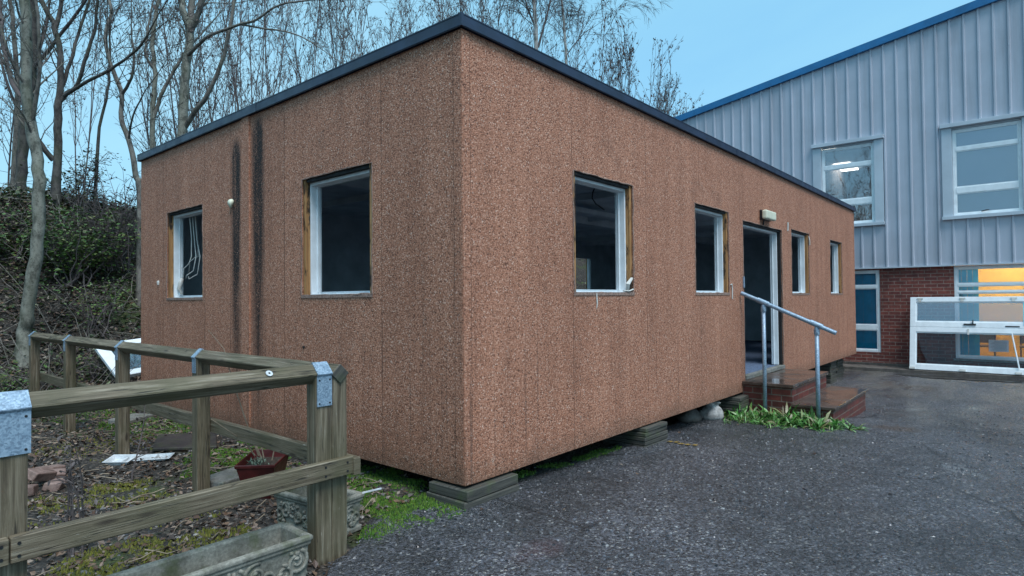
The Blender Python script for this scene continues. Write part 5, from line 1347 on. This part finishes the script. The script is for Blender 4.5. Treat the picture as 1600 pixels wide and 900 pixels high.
# twiggy multi stem trees filling the skyline: a few built ones, then copies
def thicket_tree(seed, h, nst, spread, leafp):
    r = random.Random(seed); t = thing('twiggy_tree', 'x', 'tree', (0, 0, 0), 'twiggy trees behind the cabin roof')
    tr = MB(); br = MB(); lf = MB()
    P = P_(num=[nst, 15, 10, 7], ref=[h, 2.4, .9, .4], wig=[.035, .12, .16, .2], ang=(.3, .8), len=(.2, .36), leaf=leafp, up=[.03, .09, .06, .04], **{'from': .3})
    for k in range(nst):
        a = r.uniform(0, 6.28); d = V((math.cos(a) * spread, math.sin(a) * spread, 1)).normalized(); hh = h * r.uniform(.75, 1)
        n = 9; p = V((math.cos(a) * .12, math.sin(a) * .12, -.15)); pts = [p]; r0 = r.uniform(.015, .028); rad = [r0]; dirs = [d]
        for q in range(n):
            d = (d + V((r.gauss(0, .045), r.gauss(0, .045), .03))).normalized(); p = p + d * hh / n; pts.append(p); rad.append(r0 * (1 - .8 * (q + 1) / n)); dirs.append(d)
        tr.tube(pts, rad, 6, False)
        for _ in range(20):
            f = r.uniform(.2, 1); i = min(n - 1, int(f * n)); q = pts[i] + (pts[i + 1] - pts[i]) * (f * n - i)
            a2 = Matrix.Rotation(r.uniform(0, 6.283), 3, dirs[i + 1]) @ dirs[i + 1].orthogonal().normalized(); ang = r.uniform(.35, .8)
            branch(br, lf, q, (dirs[i + 1] * math.cos(ang) + a2 * math.sin(ang) + V((0, 0, .2))).normalized(), hh * r.uniform(.13, .30) * (1.2 - .55 * f), max(.006, rad[i] * .5), 1, r, P)
    tr.build('trunk', 'twig', t, recalc=False, smooth=True); br.build('branches', 'twig', t, recalc=False)
    if lf.f: lf.build('dead_leaves', 'leaf_dead', t, recalc=False)
    return t
protos = [thicket_tree(201, 8.5, 4, .12, .10), thicket_tree(202, 9.5, 3, .09, .12), thicket_tree(203, 7.5, 5, .16, .05), thicket_tree(204, 5.5, 6, .20, .06), thicket_tree(205, 5.0, 4, .12, .20)]
used = [False] * 5
def place(k, px, y, sc, label, rot, group='twiggy trees behind the cabin roof', xy=None):
    if xy is None: p = hit(px, 300, 'y', y); x = p.x
    else: x, y = xy
    o = copy_tree(protos[k]) if used[k] else protos[k]
    used[k] = True
    o.location = (x, y, gz(x, y)); o.rotation_euler = (0, 0, rot); o.scale = (sc, sc, sc)
    o['label'] = label; o['group'] = group
sky = [(0, 330, 12.2, .95), (1, 362, 13.5, 1.0), (2, 395, 12.0, 1.0), (0, 430, 13.0, 1.0), (1, 468, 12.2, .95), (2, 505, 13.5, 1.15), (1, 545, 12.5, 1.0), (0, 585, 13.2, 1.0), (2, 625, 12.6, 1.1), (1, 665, 13.4, 1.05), (0, 705, 12.6, 1.25), (2, 745, 13.4, 1.65), (0, 790, 13.0, 1.5), (1, 725, 14.2, 1.4), (0, 768, 14.5, 1.6), (2, 310, 14.5, 1.1), (1, 412, 15.0, 1.2), (0, 525, 15.5, 1.3), (2, 262, 13.0, .85), (1, 122, 15.5, .8), (0, 5, 14.5, .8), (0, 860, 15.0, 1.65), (2, 820, 14.4, 1.75)]
for i, (k, px, y, sc) in enumerate(sky):
    if px > 225: lab = 'dark twiggy bare tree on the bank, seen above the roof edge left of the birches'
    else: lab = 'thin twiggy bare tree on the bank at the left, behind the large trunks'
    place(k, px, y, sc, lab, i * 1.7, 'twiggy trees behind the cabin roof' if px > 225 else 'thin trees behind the large left trunks')
shr = [(3, 905, 11.0, 1.85), (4, 935, 10.8, 1.7), (3, 960, 10.6, 1.85), (3, 990, 10.4, 1.75), (3, 1020, 10.0, 1.6), (4, 1068, 9.6, 1.85), (3, 1045, 9.8, 1.5), (4, 1108, 9.2, 1.62), (3, 1085, 9.3, 1.42), (3, 1003, 11.2, 1.85), (3, 940, 12, 1.8)]
for i, (k, px, y, sc) in enumerate(shr):
    lab = 'bare twiggy shrub rising behind the right part of the cabin roof'
    if k == 4: lab = {935: 'twiggy sapling with dead leaves just right of the thinner birch', 1068: 'sapling with dark round leaves left of where the blue roof edge starts', 1108: 'rightmost small leafy sapling above the low end of the blue roof edge'}[px]
    place(k, px, y, sc, lab, i * 2.1, 'twiggy shrubs behind the right part of the roof')
# more trees out to the left of the yard: their image stands in the upper window glass
for i, (src, x, y, sc) in enumerate(((V_TREE, -11.5, 5.0, 1.0), (DARK_TREE, -12.6, 3.2, 1.1), (DARK_TREE, -14.5, 7.4, 1.2))):
    o = copy_tree(src); o.location = (x, y, gz(x, y) - .1); o.rotation_euler = (0, 0, 1.3 * i + .6); o.scale = (sc,) * 3
    o['label'] = 'large bare tree beyond the left side of the yard, mirrored in the upper window glass'; o['group'] = 'large bare trees beyond the left side of the yard'
for i, (x, y, k) in enumerate(((-11, 4.5, 1), (-12.5, 6.2, 0), (-14, 7.6, 2), (-15, 3.6, 0), (-17, 5.4, 1), (-18, 7.2, 2), (-13, 8.5, 1))):
    place(k, 0, 0, 1.15, 'bare tree beyond the left side of the yard, mirrored in the upper window glass', i * 1.3, 'bare trees beyond the left side of the yard', (x, y))

# ------------------------------------------------------------------ light
w = bpy.data.worlds.new('World'); S.world = w; w.use_nodes = True
nt = w.node_tree; bg = nt.nodes['Background']
EL, AZ = math.radians(60), math.radians(229.6)
sd = V((-.76 * .8 + .25, -.65 * .8 - .30, 0)).normalized()
sky_ = nt.nodes.new('ShaderNodeTexSky'); sky_.sky_type = 'NISHITA'; sky_.sun_disc = False
sky_.sun_elevation = EL; sky_.sun_rotation = math.atan2(sd.x, sd.y)
sky_.air_density = 1.0; sky_.dust_density = 2.0; sky_.ozone_density = 1.5; sky_.altitude = 50
# even pale overcast veil over the clear sky
tc = nt.nodes.new('ShaderNodeTexCoord')
cl = noi(nt, mapping(nt, tc.outputs['Generated'], (1.0, 1.0, 2.2)), 1.6, 5, 0.55, 0.4)
vc = ramp(nt, cl, [(0.32, (0.185, 0.445, 0.645)), (0.50, (0.215, 0.485, 0.655)), (0.68, (0.29, 0.545, 0.675))])
vc = mixc(nt, 1.0, vc, (9.3, 9.3, 9.3), 'MULTIPLY')
veil = mixc(nt, 0.75, sky_.outputs[0], vc)
L(nt, veil, bg.inputs['Color']); bg.inputs['Strength'].default_value = 0.088
sl = bpy.data.lights.new('sun', 'SUN'); sl.energy = 1.5; sl.angle = math.radians(30); sl.color = (0.97, 0.97, 1.0)
so = bpy.data.objects.new('sun', sl); COL.objects.link(so)
dirv = V((sd.x * math.cos(EL), sd.y * math.cos(EL), math.sin(EL)))
so.rotation_euler = dirv.to_track_quat('Z', 'Y').to_euler()
S.view_settings.view_transform = 'Standard'; S.view_settings.look = 'None'; S.view_settings.gamma = 1; S.view_settings.exposure = 1.02
S.view_settings.use_curve_mapping = False
S.cycles.max_bounces = 8; S.cycles.transparent_max_bounces = 12
bpy.context.view_layer.update()
